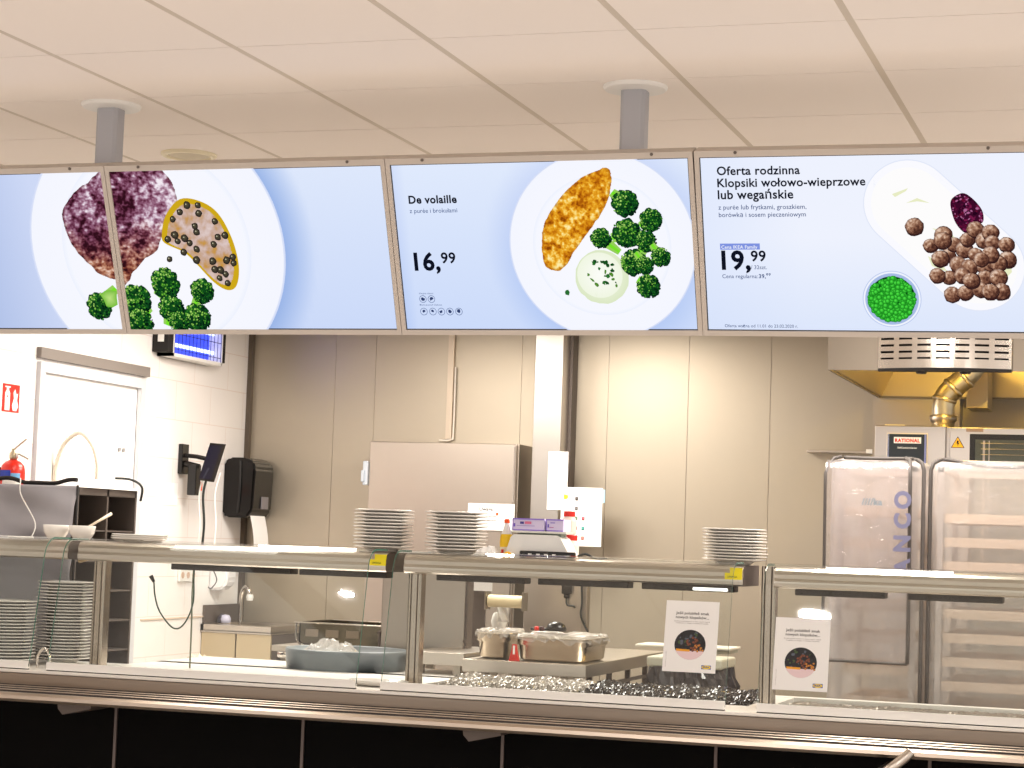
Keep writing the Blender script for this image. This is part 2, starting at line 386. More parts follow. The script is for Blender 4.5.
# screens one and two share one large plate
def f1(u, v): return mixc((176, 193, 232), (206, 217, 246), (u - .45) / .3 + .5 * (SH - v))
r1, A1, D1 = menu(1, 'leftmost lit menu screen, pale blue with half a steak plate at its right', f1)
pc2, pe2 = (0.1296,0.2578), (0.5913,0.2627); R = pe2[0] - pc2[0]
def f2(u, v):
    dd = math.hypot(u - pc2[0], v - pc2[1]) - R
    return mixc((150, 178, 230), mixc((222, 232, 252), (196, 212, 248), v / SH * .7), dd / .12 + .1)
r2, A2, D2 = menu(2, 'lit menu screen with the steak cut by its left edge and capers in sauce', f2)
sh = SW + GAP; pc1 = (pc2[0] + sh, pc2[1])
def plate(A, D, c, R, nm='plate_picture'):
    A.start(.0004); A.disc(c, R, (250, 250, 255), (244, 246, 255), n=96); A.ring(c, R * .985, R, (226, 232, 250), (205, 216, 246)); A.ring(c, R * .70, R * .74, (246, 248, 255), (238, 242, 254))
    return A.done(nm, D)
plate(A1, D1, pc1, R); plate(A2, D2, pc2, R)
steak2 = [(-0.0178,-0.0118), (0.0139,-0.0276), (0.1166,-0.0351), (0.1841,-0.004), (0.2204,0.0428), (0.2303,0.0991), (0.2197,0.1486), (0.1683,0.2045), (0.1341,0.2646), (0.09,0.2911), (0.0389,0.3382), (0.0117,0.3721), (-0.0243,0.3651)]
steak1 = [(0.004,-0.0113), (-0.0345,0.0011), (-0.0837,0.0333), (-0.1411,0.069), (-0.1912,0.1253), (-0.1941,0.1659), (-0.1763,0.2409), (-0.1205,0.3131), (-0.088,0.3442), (-0.0243,0.3651), (0.0379,0.345), (0.1086,0.2643), (0.1332,0.0973), (0.0766,-0.0097)]
for A, D, st, s0 in ((A1, D1, [(p[0] + sh, p[1]) for p in steak1], sh), (A2, D2, steak2, 0)):
    A.start(.0010); o = spline2(st); o = [(p[0] + .004 * fbm(p[0] - s0, p[1], 40, 3), p[1] + .004 * fbm(p[0] - s0, p[1], 40, 5)) for p in o]
    A.fan((sum(p[0] for p in o) / len(o), sum(p[1] for p in o) / len(o)), o, (110, 58, 62), (64, 24, 30))
    def fn(u, v, s0=s0, o=o):
        x = u - s0; n1 = fbm(x, v, 14, 1); n2 = fbm(x, v, 55, 2, 3); n3 = fbm(x * .6, v, 110, 4, 2); t = .40 + .40 * n1 + .42 * n2 + .28 * n3 + .16 * max(0, min(1, (x - .06) / .1))
        up = ramp(t, [(48, 14, 26), (92, 40, 62), (130, 78, 104), (168, 128, 150), (214, 192, 208), (244, 234, 242)])
        lo = ramp(t, [(50, 14, 20), (104, 46, 40), (150, 88, 66), (190, 134, 106), (226, 190, 172), (240, 222, 214)])
        c = mixc(up, lo, (v - .18 + .05 * n1) / .14)
        e = min(math.hypot(u - q[0], v - q[1]) for q in o[::2]); return mixc((74, 28, 28), c, .35 + e / .018)
    A.grain(o, .0024, fn); A.done('steak_picture', D)
# caper sauce
random.seed(5); A2.start(.0016)
sau = spline2([(0.1837,0.148), (0.2415,0.096), (0.312,0.1038), (0.3705,0.1443), (0.4091,0.2275), (0.4221,0.3175), (0.4061,0.3844), (0.3717,0.401), (0.3251,0.3738), (0.2691,0.3095), (0.231,0.2723), (0.1666,0.2414), (0.1601,0.2111)])
A2.flat(sau, (206, 168, 26)); ins = [((p[0] - sau[30][0]) * .0 + p[0], p[1]) for p in sau]
cu_ = (sum(p[0] for p in sau) / len(sau), sum(p[1] for p in sau) / len(sau)); inn = [(cu_[0] + (p[0] - cu_[0]) * .86, cu_[1] + (p[1] - cu_[1]) * .88) for p in sau]
A2.grain(inn, .0024, lambda u, v: ramp(.5 + .5 * fbm(u, v, 26, 8) + .12 * fbm(u, v, 80, 9), [(206, 150, 40), (196, 150, 96), (200, 168, 150), (214, 190, 184), (226, 208, 204)]))
A2.done('sauce_picture', D2)
for p in [(0.2638,0.1162), (0.303,0.1169), (0.3029,0.1433), (0.2355,0.1389), (0.207,0.1617), (0.3563,0.1705), (0.2827,0.1861), (0.2871,0.2061), (0.2066,0.2151), (0.1794,0.2281), (0.2412,0.2255), (0.2146,0.2352), (0.2569,0.2424), (0.3598,0.2236), (0.3856,0.2173), (0.3424,0.2467), (0.2792,0.2627), (0.231,0.2723), (0.2741,0.2995), (0.3311,0.3034), (0.3816,0.3004), (0.4042,0.2906), (0.3556,0.3337), (0.3717,0.3472), (0.3485,0.3605), (0.3749,0.3775), (0.3346,0.3302), (0.4052,0.3107), (0.177,0.2953)]:
    A2.start(.0022); A2.disc(p, random.uniform(.0105, .0142), (96, 88, 66), (24, 20, 26), n=10, jag=.12, off=(-.25, -.3)); A2.disc((p[0] - .003, p[1] - .003), .0022, (200, 196, 170), n=6); A2.done('caper_picture', D2)
A2.start(.0028); bl = [((0.0357,0.4339), .058, (0.0766,0.482)), ((0.0392,0.5096), .05, (0.0685,0.5372)), ((0.1508,0.3763), .056, (0.1151,0.4204)), ((0.2813,0.404), .045, (0.2458,0.4514)), ((0.1605,0.4615), .05, (0.1374,0.5198)), ((0.251,0.4924), .052, (0.1961,0.5198)), ((0.1829,0.5095), .04, (0.1707,0.5439))]
for k, (c, r, s) in enumerate(bl): broc(A2, c, r, s, 170, 20 + k)
A2.done('broccoli_picture', D2)
A1.start(.0028); c_ = (0.8751,0.4542); broc(A1, c_, .05, (0.9444,0.3924), 150, 40); A1.disc((0.9168,0.4267), .03, (190, 225, 130), (120, 190, 60), n=9, jag=.3); A1.done('broccoli_picture', D1)

# screen three: cutlet
pc3 = (0.6774,0.2676); R3 = (0.9548,0.2707)[0] - pc3[0] + .004; R3 = .5 * (R3 + pc3[0] - (0.3681,0.2643)[0])
pc3 = ((0.3681,0.2643)[0] + R3, pc3[1])
def f3(u, v):
    dd = math.hypot(u - pc3[0], v - pc3[1]) - R3
    return mixc(mixc((205, 217, 248), (178, 200, 244), v / SH), mixc((224, 234, 253), (204, 219, 250), v / SH), min(dd / .1 + .2, u / .06 + .3))
r3, A3, D3 = menu(3, 'lit menu screen showing a golden cutlet, broccoli and mash for 16,99', f3)
plate(A3, D3, pc3, R3)
random.seed(11); A3.start(.0010)
cut = spline2([(0.6947,0.0262), (0.7088,0.048), (0.702,0.1001), (0.676,0.1554), (0.6305,0.217), (0.5781,0.2792), (0.5454,0.3295), (0.512,0.3451), (0.4781,0.3258), (0.4736,0.2623), (0.4851,0.1993), (0.5182,0.1465), (0.5671,0.0914), (0.6272,0.0493)])
cut = [(p[0] + .003 * fbm(p[0], p[1], 60, 3), p[1] + .003 * fbm(p[0], p[1], 60, 5)) for p in cut]; A3.fan((0.5762,0.1787), cut, (214, 140, 22), (150, 84, 10))
def fn(u, v):
    e = min(math.hypot(u - q[0], v - q[1]) for q in cut[::2]); t = .48 + .40 * fbm(u, v, 22, 1) + .46 * fbm(u, v, 90, 2, 3)
    return mixc((150, 82, 12), ramp(t, [(136, 66, 6), (184, 102, 12), (214, 138, 20), (236, 170, 40), (250, 212, 110), (254, 236, 170)]), .3 + e / .016)
A3.grain(cut, .0024, fn)
A3.done('cutlet_picture', D3)
A3.start(.0016); mc = (0.6577,0.3651); A3.disc(mc, .085, (246, 250, 236), (220, 232, 196), n=40, jag=.02); A3.disc((mc[0] - .006, mc[1] - .006), .072, (252, 253, 248), (240, 246, 226), n=40)
A3.speck([(mc[0] + .06 * math.cos(a), mc[1] + .06 * math.sin(a)) for a in [k * PI / 8 for k in range(16)]], 22, .004, .009, [(20, 84, 30), (40, 120, 40), (90, 150, 50)], jag=.5); A3.disc((0.5422,0.4122), .009, (40, 110, 50), n=6, jag=.5); A3.done('mash_picture', D3)
A3.start(.0022); bl = [((0.7464,0.1349), .047, (0.7082,0.1003)), ((0.8238,0.1886), .04, (0.7884,0.2067)), ((0.7463,0.2279), .05, (0.6981,0.2428)), ((0.6634,0.2424), .036, (0.7203,0.2869)), ((0.804,0.2535), .038, (0.7818,0.3063)), ((0.8475,0.3037), .034, (0.8221,0.263)), ((0.7621,0.3186), .046, (0.7834,0.2813)), ((0.796,0.3283), .032, (0.7705,0.2874)), ((0.8042,0.3943), .042, (0.7711,0.3721))]
for k, (c, r, s) in enumerate(bl): broc(A3, c, r * .95, s, 150, 60 + k)
A3.done('broccoli_picture', D3)
INK = (14, 18, 34)
def lw(k, a, b): return a, b
a_, b_ = (0.0501,0.1244), (0.2093,0.1224); c3, d3 = (0.0503,0.1548), (0.2078,0.1557); e3, g3 = (0.0483,0.3386), (0.1354,0.3392); h3, i3 = (0.1393,0.3166), (0.1876,0.3154)
lettering('lettering', A3, [('De volaille', a_[0], a_[1], b_[0] - a_[0], .032), ('16,', e3[0], e3[1], g3[0] - e3[0], .03), ('99', h3[0], h3[1], i3[0] - h3[0], .022)], INK, D3, .0012)
s1 = (0.0538,0.4169); s2 = (0.0534,0.4546)
lettering('small_lettering', A3, [('z purée i brokułami', c3[0], c3[1], d3[0] - c3[0], .004), ('Alergeny obecne:', s1[0], s1[1], .05, .002), ('Może zawierać śladowe:', s2[0], s2[1], .075, .002)], (70, 92, 140), D3, .0012)
A3.start(.0008)
for p in ((0.0657,0.4333), (0.0943,0.4334), (0.0649,0.4743), (0.0953,0.4743), (0.1239,0.4744), (0.1524,0.4744), (0.1825,0.4744)):
    A3.ring(p, .0105, .0122, (84, 104, 150), (84, 104, 150), n=20); A3.disc((p[0], p[1] - .001), .0055, (50, 66, 110), n=6, jag=.5)
A3.done('symbol_row', D3)

# screen four: family offer
def f4(u, v): return mixc(mixc((226, 234, 253), (238, 242, 254), u / .3), (208, 222, 250), (v - .25) / .5)
r4, A4, D4 = menu(4, 'rightmost lit menu screen with meatballs, peas and the 19,99 family offer', f4)
T4 = []
for txt, p, q, wt in (('Oferta rodzinna', (0.0511,0.0546), (0.2991,0.0507), .022), ('Klopsiki wołowo-wieprzowe', (0.0509,0.0909), (0.4895,0.0861), .022), ('lub wegańskie', (0.0507,0.1273), (0.2772,0.1253), .022), ('19,', (0.0527,0.3423), (0.1411,0.3423), .03), ('99', (0.1422,0.3176), (0.1876,0.3162), .022)):
    T4.append((txt, p[0], p[1], q[0] - p[0], wt))
lettering('lettering', A4, T4, INK, D4, .0012)
T4 = []
for txt, p, q, wt in (('z purée lub frytkami, groszkiem,', (0.0507,0.1593), (0.3145,0.1587), .006), ('borówką i sosem pieczeniowym', (0.0511,0.1822), (0.3122,0.1828), .006), ('/ 32szt.', (0.1411,0.3423), (0.1895,0.3423), .002), ('Cena regularna:', (0.0529,0.3702), (0.1612,0.3685), .004), ('39,⁹⁹', (0.1642,0.3701), (0.2005,0.3701), .02), ('Oferta ważna od 11.01 do 23.02.2020 r.', (0.0534,0.5236), (0.2763,0.5217), .004)):
    T4.append((txt, p[0], p[1], q[0] - p[0], wt))
lettering('small_lettering', A4, T4, (64, 84, 130), D4, .0012)
A4.start(.0008); p, q = (0.0503,0.2635), (0.1709,0.2823); A4.rect(p[0], p[1], q[0], q[1], (126, 146, 224)); A4.done('price_tag_band', D4)
p, q = (0.0542,0.2792), (0.1634,0.2796); lettering('band_lettering', A4, [('Cena IKEA Family', p[0], p[1], q[0] - p[0], .01)], (240, 244, 255), D4, .0014)
# oblong platter
A4.start(.0004); ca, cb = (0.6106,0.1467), (0.8118,0.3396); rr = .115; dx, dy = cb[0] - ca[0], cb[1] - ca[1]; an = math.atan2(dy, dx)
def stad(r, ca=ca, cb=cb):
    o = []
    for k in range(25): a = an + PI / 2 + PI * k / 24; o.append((ca[0] + r * math.cos(a), ca[1] + r * math.sin(a)))
    for k in range(25): a = an - PI / 2 + PI * k / 24; o.append((cb[0] + r * math.cos(a), cb[1] + r * math.sin(a)))
    return o
rr = .5 * math.hypot((0.6613,0.0342)[0] - (0.5046,0.2338)[0], (0.6613,0.0342)[1] - (0.5046,0.2338)[1]) 
A4.flat(stad(rr + .003), (226, 232, 248)); A4.flat(stad(rr), (250, 250, 255)); A4.flat(stad(rr * .84), (253, 252, 252))
A4.done('platter_picture', D4)
random.seed(30); A4.start(.0010); lj = spline2([(0.7334,0.1377), (0.7648,0.1175), (0.7928,0.1325), (0.8206,0.1679), (0.823,0.2032), (0.7976,0.2119), (0.7747,0.2354), (0.7494,0.2116), (0.7357,0.176)])
A4.flat(lj, (60, 10, 40)); A4.speck(lj, 130, .002, .006, [(90, 16, 56), (40, 4, 30), (130, 30, 80), (190, 110, 160), (110, 14, 50)]); A4.done('jam_picture', D4)
A4.start(.0014); mp_ = []
for k, p in enumerate([(0.6266,0.2137), (0.6715,0.2706), (0.7092,0.238), (0.7225,0.3006), (0.7401,0.2679), (0.7684,0.2829), (0.7773,0.2532), (0.8003,0.2237), (0.8253,0.2564), (0.8425,0.2328), (0.8479,0.2624), (0.8872,0.2685), (0.8897,0.3129), (0.7995,0.2978), (0.7507,0.3276), (0.782,0.3366), (0.8274,0.3366), (0.8643,0.3247), (0.7245,0.3665), (0.7617,0.3605), (0.6901,0.3605), (0.8271,0.3665), (0.8639,0.3664), (0.7323,0.4177), (0.7697,0.4116), (0.8126,0.4024), (0.8721,0.4083), (0.8409,0.4084), (0.7061,0.2558), (0.6995,0.3095), (0.7872,0.3755), (0.8419,0.2979), (0.8163,0.3127)]):
    r = random.uniform(.020, .0255); A4.disc((p[0] + .002, p[1] + .003), r * 1.08, (70, 40, 34), (52, 28, 28), n=16, jag=.05)
    sq = random.uniform(.85, 1); o_ = [(p[0] + r * (1 + .06 * math.sin(2 * q + k)) * math.cos(q * PI / 10), p[1] + r * sq * math.sin(q * PI / 10)) for q in range(20)]
    A4.fan((p[0] - .2 * r, p[1] - .3 * r), o_, (186, 146, 120), (104, 66, 50))
    A4.grain(o_, .0026, lambda u, v: mixc(ramp(.5 + .5 * fbm(u, v, 120, k, 3) - .35 * ((u - p[0]) + 1.3 * (v - p[1])) / r, [(70, 40, 32), (110, 70, 54), (146, 104, 82), (184, 144, 118), (228, 200, 180)]), (80, 48, 40), max(0, math.hypot(u - p[0], v - p[1]) / r - .75) * 2.5))
A4.done('meatball_picture', D4)
for a, b, c, d in (((0.5653,0.1181), (0.6116,0.101), (0.6057,0.1097), (0.5737,0.1271)), ((0.6049,0.1452), (0.6367,0.1307), (0.6736,0.1459), (0.6337,0.1396)), ((0.6781,0.22), (0.7292,0.2322), (0.7488,0.256), (0.712,0.2439)), ((0.6652,0.3035), (0.6993,0.3215), (0.7218,0.3515), (0.6761,0.3335)), ((0.8697,0.3515), (0.8981,0.3218), (0.9035,0.3515), (0.8808,0.3754))):
    A4.start(.0008); A4.flat([a, b, c, d], (232, 236, 196)); A4.done('mash_picture', D4)
random.seed(33); A4.start(.0010); pc = (0.5582,0.4336); rp = (0.6426,0.4332)[0] - pc[0]
A4.disc(pc, rp * 1.02, (186, 200, 236), (190, 204, 238), n=48); A4.disc(pc, rp * .99, (244, 247, 254), (240, 244, 254), n=48); A4.disc(pc, rp * .93, (120, 150, 200), (170, 190, 230), n=48); A4.disc(pc, rp * .82, (8, 70, 20), (6, 60, 18), n=40)
for k in range(420):
    a, q = random.uniform(0, 2 * PI), rp * .78 * math.sqrt(random.random()); c = (pc[0] + q * math.cos(a), pc[1] + q * math.sin(a))
    A4.disc(c, .0078, (84, 240, 74), (6, 120, 20), n=9, off=(-.2, -.3))
A4.done('pea_bowl_picture', D4)

# ------------------------------------------------------------------ ceiling poles and speaker
for (x, y, lab) in (((*(-3.421,6.094,2.91),)[0], 6.11, 'grey ceiling pole with round collar above the steak menu screens'), ((*(-1.607,6.117,2.91),)[0], 6.11, 'grey ceiling pole with round collar above the cutlet menu screen')):
    r = thing('ceiling_pole', lab, 'pole', (x, y, ZC), 'poles carrying the menu screens')
    bm = nb(); h = .039; c = .010; prof = [(x - h, y - .033 + c), (x - h + c, y - .033), (x + h - c, y - .033), (x + h, y - .033 + c), (x + h, y + .033 - c), (x + h - c, y + .033), (x - h + c, y + .033), (x - h, y + .033 - c)]
    extr(bm, prof, 'z', 2.5, ZC - .006); obj('pole', bm, POLE, r)
    bm = nb(); lathe(bm, [(.1, 0), (.1, -.006), (.094, -.012), (.045, -.016)], (x, y, ZC), 48); obj('collar', bm, WHITE, r)
c = (-3.563,6.969,2.91); r = thing('ceiling_speaker', 'round white ceiling speaker left of the steak sauce screen', 'speaker', (c[0], c[1], ZC))
bm = nb(); lathe(bm, [(.105, 0), (.105, -.006), (.098, -.012), (.084, -.012), (.082, -.006)], c, 48); obj('ring', bm, mat('speaker_ring', (236, 226, 196), .5), r)
bm = nb(); lathe(bm, [(.082, -.005), (.06, -.012), (0, -.014)], c, 40); obj('grille', bm, mat('speaker_grille', (214, 204, 180), .7), r)

# ------------------------------------------------------------------ serving counter
CY0, CZ0 = 7.96, .868
ct = thing('serving_counter', 'long stainless steel serving counter with black panelled front', 'counter', (-2.5, 8.4, 0))
bm = nb(); box(bm, XL, .9, CY0, 8.30, CZ0 - .014, CZ0, 0, .003); box(bm, -4.619, .9, 8.92, 9.0, CZ0 - .03, CZ0)
box(bm, XL, -4.62, 8.30, 8.66, CZ0 - .03, CZ0); box(bm, -4.6, .9, 8.3, 8.31, CZ0 - .15, CZ0 - .03); box(bm, -4.6, .9, 8.91, 8.92, CZ0 - .15, CZ0 - .03); box(bm, -4.6, .9, 8.3, 8.92, CZ0 - .17, CZ0 - .15)
for x in (-1.6, -.05): box(bm, x - .04, x + .04, 8.30, 8.92, CZ0 - .03, CZ0 - .001)
box(bm, -4.619, -3.09, 8.301, 9.48, CZ0 - .03, CZ0)
obj('worktop', bm, mat('worktop_steel', (240, 236, 230), .36, .45), ct)
bm = nb(); box(bm, XL, .9, 7.985, 8.02, .79, CZ0 - .018); obj('fascia', bm, mat('fascia_steel', (158, 145, 132), .34, 1, bump=.1, bscale=2, stretch=(.6, 1, 12)), ct)
bm = nb(); prof = [(7.984, .80), (7.984, .775), (7.66, .760), (7.62, .764), (7.603, .776), (7.606, .790), (7.62, .799), (7.64, .800), (7.655, .785)]
for y_ in (7.69, 7.79, 7.89): prof += [(y_, .785), (y_ + .004, .800), (y_ + .012, .805), (y_ + .03, .805), (y_ + .038, .800), (y_ + .042, .785)]
prof += [(7.95, .785), (7.96, .797)]
extr(bm, prof[::-1], 'x', XL, .9); tr_ = obj('tray_rail', bm, mat('tray_rail_steel', (186, 172, 158), .3, 1), ct)
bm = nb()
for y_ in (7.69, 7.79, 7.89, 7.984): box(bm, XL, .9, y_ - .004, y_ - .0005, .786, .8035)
obj('dark_reflection_strip', bm, RACKD, tr_)  # dark strips stand in for the dim hall mirrored in the rib fronts
xs = [(-5.366,8.05,0.698)[0], (-4.335,8.05,0.628)[0], (-3.462,8.05,0.639)[0], (-2.586,8.05,0.674)[0], (-1.709,8.05,0.69)[0], (-0.884,8.05,0.705)[0], .9]
for a, b in zip(xs, xs[1:]):
    bm = nb(); box(bm, max(a, XL) + .006, b - .006, 8.05, 8.07, .1, .775, 0, .002); obj('front_panel', bm, FRONT, ct)
for x in xs[1:-1]:
    bm = nb(); box(bm, x - .006, x + .006, 8.042, 8.07, .1, .775); obj('joint_strip', bm, mat('joint_strip_metal', (112, 100, 96), .5, .3), ct)
obj('carcass', rbox(-4.9, .89, 8.075, 9.0, .1, .69), STEELD, ct)
obj('plinth', rbox(-4.9, .89, 8.15, 8.95, 0, .1), BLACKM, ct); obj('end_carcass', rbox(XL + .01, -4.905, 8.075, 8.64, 0, CZ0 - .035), STEELD, ct)
for p in ((-4.44,7.8,0.732), (-2.651,7.8,0.718)):
    bm = nb(); x = p[0]
    extr(bm, [(x, .775), (x + .008, .735), (x + .03, .712), (x + .16, .742), (x + .17, .775)], 'y', 7.72, 8.04); obj('rail_bracket', bm, RACKM, ct)
p = (-0.924,7.6,0.819); bm = nb(); tube(bm, smooth_path([(p[0] + .02, 7.60, .79), (p[0] - .005, 7.585, .765), (p[0] - .06, 7.58, .72), (p[0] - .1, 7.70, .70), (p[0] - .1, 8.05, .70)]), .019, 14); obj('rail_bracket', bm, STEEL, ct, True)

# ------------------------------------------------------------------ sneeze guards
YN = 8.28
def guard(xa, xb, label, post_x, bars, sticker=None, lit=None, ga=None, gb=None):
    r = thing('sneeze_guard', label, 'sneeze guard', ((xa + xb) / 2, YN + .1, CZ0), 'glass fronted overshelves along the counter')
    bm = nb(); prof = [(YN + .34, 1.345), (YN + .015, 1.345), (YN + .002, 1.352), (YN, 1.365), (YN, 1.372), (YN + .006, 1.384), (YN + .004, 1.400), (YN + .010, 1.414), (YN + .022, 1.424), (YN + .05, 1.430), (YN + .34, 1.430)]
    extr(bm, prof[::-1], 'x', xa, xb, 0, 1); sh_ = obj('overshelf', bm, [STEEL, RACKM], r)
    for x in post_x:
        bm = nb(); e = .004
        fl_ = [(x, YN + .075), (x + .006, YN + .070), (x + .012, YN + .070), (x + .015, YN + .078), (x + .018, YN + .070), (x + .040, YN + .070), (x + .043, YN + .078), (x + .046, YN + .070), (x + .052, YN + .070), (x + .058, YN + .075), (x + .058, YN + .13), (x, YN + .13)]
        extr(bm, fl_, 'z', CZ0, 1.345 if x > xa - .02 else 1.43); obj('post', bm, mat('post_steel', (176, 164, 150), .22, 1, bump=.12, bscale=30, stretch=(3, 3, .05)), r)
    # curved glass: over the shelf nose, then down and forward to the worktop
    gp = [(YN + .02, 1.436)]
    for k in range(9):
        a = PI / 2 + k / 8 * (PI / 2 - .12); gp.append((YN - .11 + .085 * math.cos(a), 1.350 + .086 * math.sin(a)))
    gp.append((8.0, CZ0 + .012)); th = .008
    nrm = []
    for i in range(len(gp)):
        a = gp[max(0, i - 1)]; b = gp[min(len(gp) - 1, i + 1)]; dx, dy = b[0] - a[0], b[1] - a[1]; L = math.hypot(dx, dy); nrm.append((-dy / L, dx / L))
    inner = [(p[0] - n[0] * th, p[1] - n[1] * th) for p, n in zip(gp, nrm)]
    bm = nb(); g0, g1 = ga or xa, gb or xb
    R_ = [[bm.verts.new((x, *p)) for p in q] for x in (g0, g1) for q in (gp, inner)]
    for i in range(len(gp) - 1):
        for a, b, mi in ((0, 2, 0), (1, 3, 0), (0, 1, 1), (2, 3, 1)):
            f = bm.faces.new((R_[a][i], R_[a][i + 1], R_[b][i + 1], R_[b][i])); f.material_index = mi
    f = bm.faces.new((R_[0][0], R_[1][0], R_[3][0], R_[2][0])); f.material_index = 0
    f = bm.faces.new((R_[0][-1], R_[1][-1], R_[3][-1], R_[2][-1])); f.material_index = 1
    obj('glass_pane', bm, [GLASS, GEDGE], r)
    bm = nb(); box(bm, g0, g1, 7.984, 8.006, CZ0 + .004, CZ0 + .036, 0, .001); obj('glass_channel', bm, mat('channel_white', (248, 246, 242), .5), r)
    obj('gasket', rbox(g0 + .001, g1 - .001, 7.986, 8.004, CZ0, CZ0 + .0039), BLACKM, r)
    for k, (a, b) in enumerate(bars):
        bm = nb(); box(bm, a, b, YN + .06, YN + .15, 1.318, 1.345, 0, .004); q = obj('lamp_bar', bm, mat('lamp_bar_dark', (40, 32, 28), .5), sh_)
        if lit and k == lit[0]:
            bm = nb(); box(bm, lit[1], lit[2], YN + .052, YN + .06, 1.322, 1.334, 0, .003); obj('lit_tube', bm, mat('tube_glow', (255, 252, 244), .4, emit=2.2), r)
    if sticker:
        a, b = sticker; bm = nb(); box(bm, a, b, YN - .002, YN + .004, 1.372, 1.398, 0); box(bm, a + .02, b, YN + .004, YN + .012, 1.398, 1.420, 0); st = obj('sticker', bm, YEL, r)
        AA = Art((a, YN - .003, 1.398), (1, 0, 0), (0, 0, -1), (0, -1, 0), b - a, .05)
        lettering('sticker_lettering', AA, [('UWAGA', .012, .018, (b - a) * .55, .01)], (40, 40, 20), st, .0, m=MPRINT)
    return r
Y2 = 8.28
def bx(a, b): return (a[0], b[0])
g0r = (-4.751,8.28,1.432)[0]
guard(XL + .02, (-4.744,8.28,1.41)[0], 'leftmost short sneeze guard end beside the grey covered panel', [], [])
guard((-4.694,8.28,1.411)[0], (-3.213,8.28,1.414)[0], 'sneeze guard section with bowls at its left and one plate stack at its right', [(-4.649,8.36,1.166)[0]],
      [bx((-4.258,8.4,1.333), (-3.68,8.4,1.337)), bx((-3.639,8.4,1.338), (-3.233,8.4,1.341))], bx((-3.286,8.28,1.416), (-3.213,8.28,1.414)), ga=(-4.652,8,0.892)[0], gb=(-3.213,8.28,1.414)[0])
guard((-3.131,8.28,1.417)[0], (-1.668,8.28,1.408)[0], 'middle sneeze guard section carrying scale, purple boxes and two plate stacks', [(-3.133,8.36,1.229)[0]],
      [bx((-3.004,8.4,1.337), (-2.608,8.4,1.339)), bx((-2.551,8.4,1.337), (-2.159,8.4,1.34)), bx((-2.103,8.4,1.342), (-1.715,8.4,1.341))], bx((-1.742,8.28,1.41), (-1.672,8.28,1.408)), lit=(2, (-1.885,8.32,1.335)[0], (-1.74,8.32,1.337)[0]), ga=(-3.103,8,0.869)[0], gb=(-1.668,8.28,1.408)[0])
guard((-1.541,8.28,1.409)[0], .5, 'rightmost sneeze guard section in front of the plastic covered trolleys', [(-1.605,8.36,1.212)[0]],
      [bx((-1.466,8.4,1.339), (-1.105,8.4,1.329)), bx((-1.015,8.4,1.333), (-0.647,8.4,1.332)), (-.35, .05)], ga=(-1.542,8,0.866)[0], gb=.5)

# printed notices fixed to the glass
def poster(p0, p1, label, tilt):
    w = .232; h = .325
    r = thing('counter_notice', label, 'notice', (p0[0], p0[1], p0[2] - h * .865), 'notices taped to the sneeze guard glass')
    Vv = Vector((0, -math.sin(tilt), -math.cos(tilt))); Nn = Vector((0, -math.cos(tilt), math.sin(tilt)))
    Uu = Vector((.92, 0, 0)); Vv = Vv * .865; A = Art(p0, Uu, Vv, Nn, w, h); bm = nb(); slab(bm, A, 0, w, 0, h, -.001, 0); s = obj('sheet', bm, PAPER, r)
    lettering('heading', A, [('Jeśli polubiłeś smak', .045, .062, .145, .018), ('nowych klopsików...', .045, .081, .145, .018)], (52, 44, 44), s, .0004, m=MPRINT)
    lettering('small_print', A, [('Spróbuj naszych klopsików w domu i zaproś rodzinę', .04, .096, .155, .0), ('Znajdziesz je w sklepiku ze szwedzką żywnością', .048, .104, .14, .0)], (120, 112, 112), s, .0004, m=MPRINT)
    random.seed(int(p0[0] * -100)); A.start(.0003); c = (.115, .2); rr = .068; A.disc(c, rr, (34, 32, 36), n=40)
    circ = [(c[0] + rr * math.cos(a), c[1] + rr * math.sin(a)) for a in [q * PI / 16 for q in range(32)]]
    A.speck(circ, 60, .004, .010, [(30, 30, 34), (44, 46, 52), (22, 20, 24), (70, 90, 50), (90, 96, 110)])
    lowp = [(c[0] + rr * math.cos(a), c[1] + rr * math.sin(a)) for a in [.42 + q * (PI - .84) / 12 for q in range(13)]]; A.flat(lowp, (232, 206, 210)); A.flat([(c[0] - .06, c[1] + .020), (c[0] + .0, c[1] + .022), (c[0] + .0, c[1] + .032), (c[0] - .058, c[1] + .03)], (232, 160, 40))
    for k in range(26):
        a, q = random.uniform(0, 6.28), .03 * math.sqrt(random.random()); A.disc((c[0] + .012 + q * math.cos(a), c[1] - .004 + q * math.sin(a)), .006, (150, 84, 56), (74, 38, 28), n=8)
    for k in range(12): A.disc((c[0] + random.uniform(.02, .06), c[1] + random.uniform(.0, .03)), .005, (226, 160, 60), (160, 90, 30), n=6)
    A.done('dish_print', s, MPRINT)
    A.start(.0003); u0, v0 = w - .062, h - .035; A.rect(u0, v0, u0 + .042, v0 + .018, (20, 70, 160)); A.disc((u0 + .021, v0 + .009), .0195, (252, 218, 10), n=24, sq=.44); lg = A.done('logo_print', s, MPRINT)
    lettering('logo_lettering', A, [('IKEA', u0 + .007, v0 + .0125, .028, .04)], (20, 70, 160), lg, .0006, m=MPRINT)
    lettering('edge_print', Art(Vector(p0) + .012 * Uu + (h - .02) * Vv, Vv * -1, Uu, Nn, .1, .1), [('© Inter IKEA Systems B.V. 2020', 0, .003, .07, 0)], (150, 146, 146), s, .0004, m=MPRINT)
def gy_at(z): return 8.0 + (z - .88) * (8.085 - 8.0) / (1.34 - .88)
TLT = math.atan2(.085, .46)
poster((-1.923,8.045,1.285), None, 'white notice with round dish picture on the glass, left of the steel post', TLT)
poster((-1.483,8.035,1.238), None, 'white notice with round dish picture on the glass, right of the steel post', TLT)

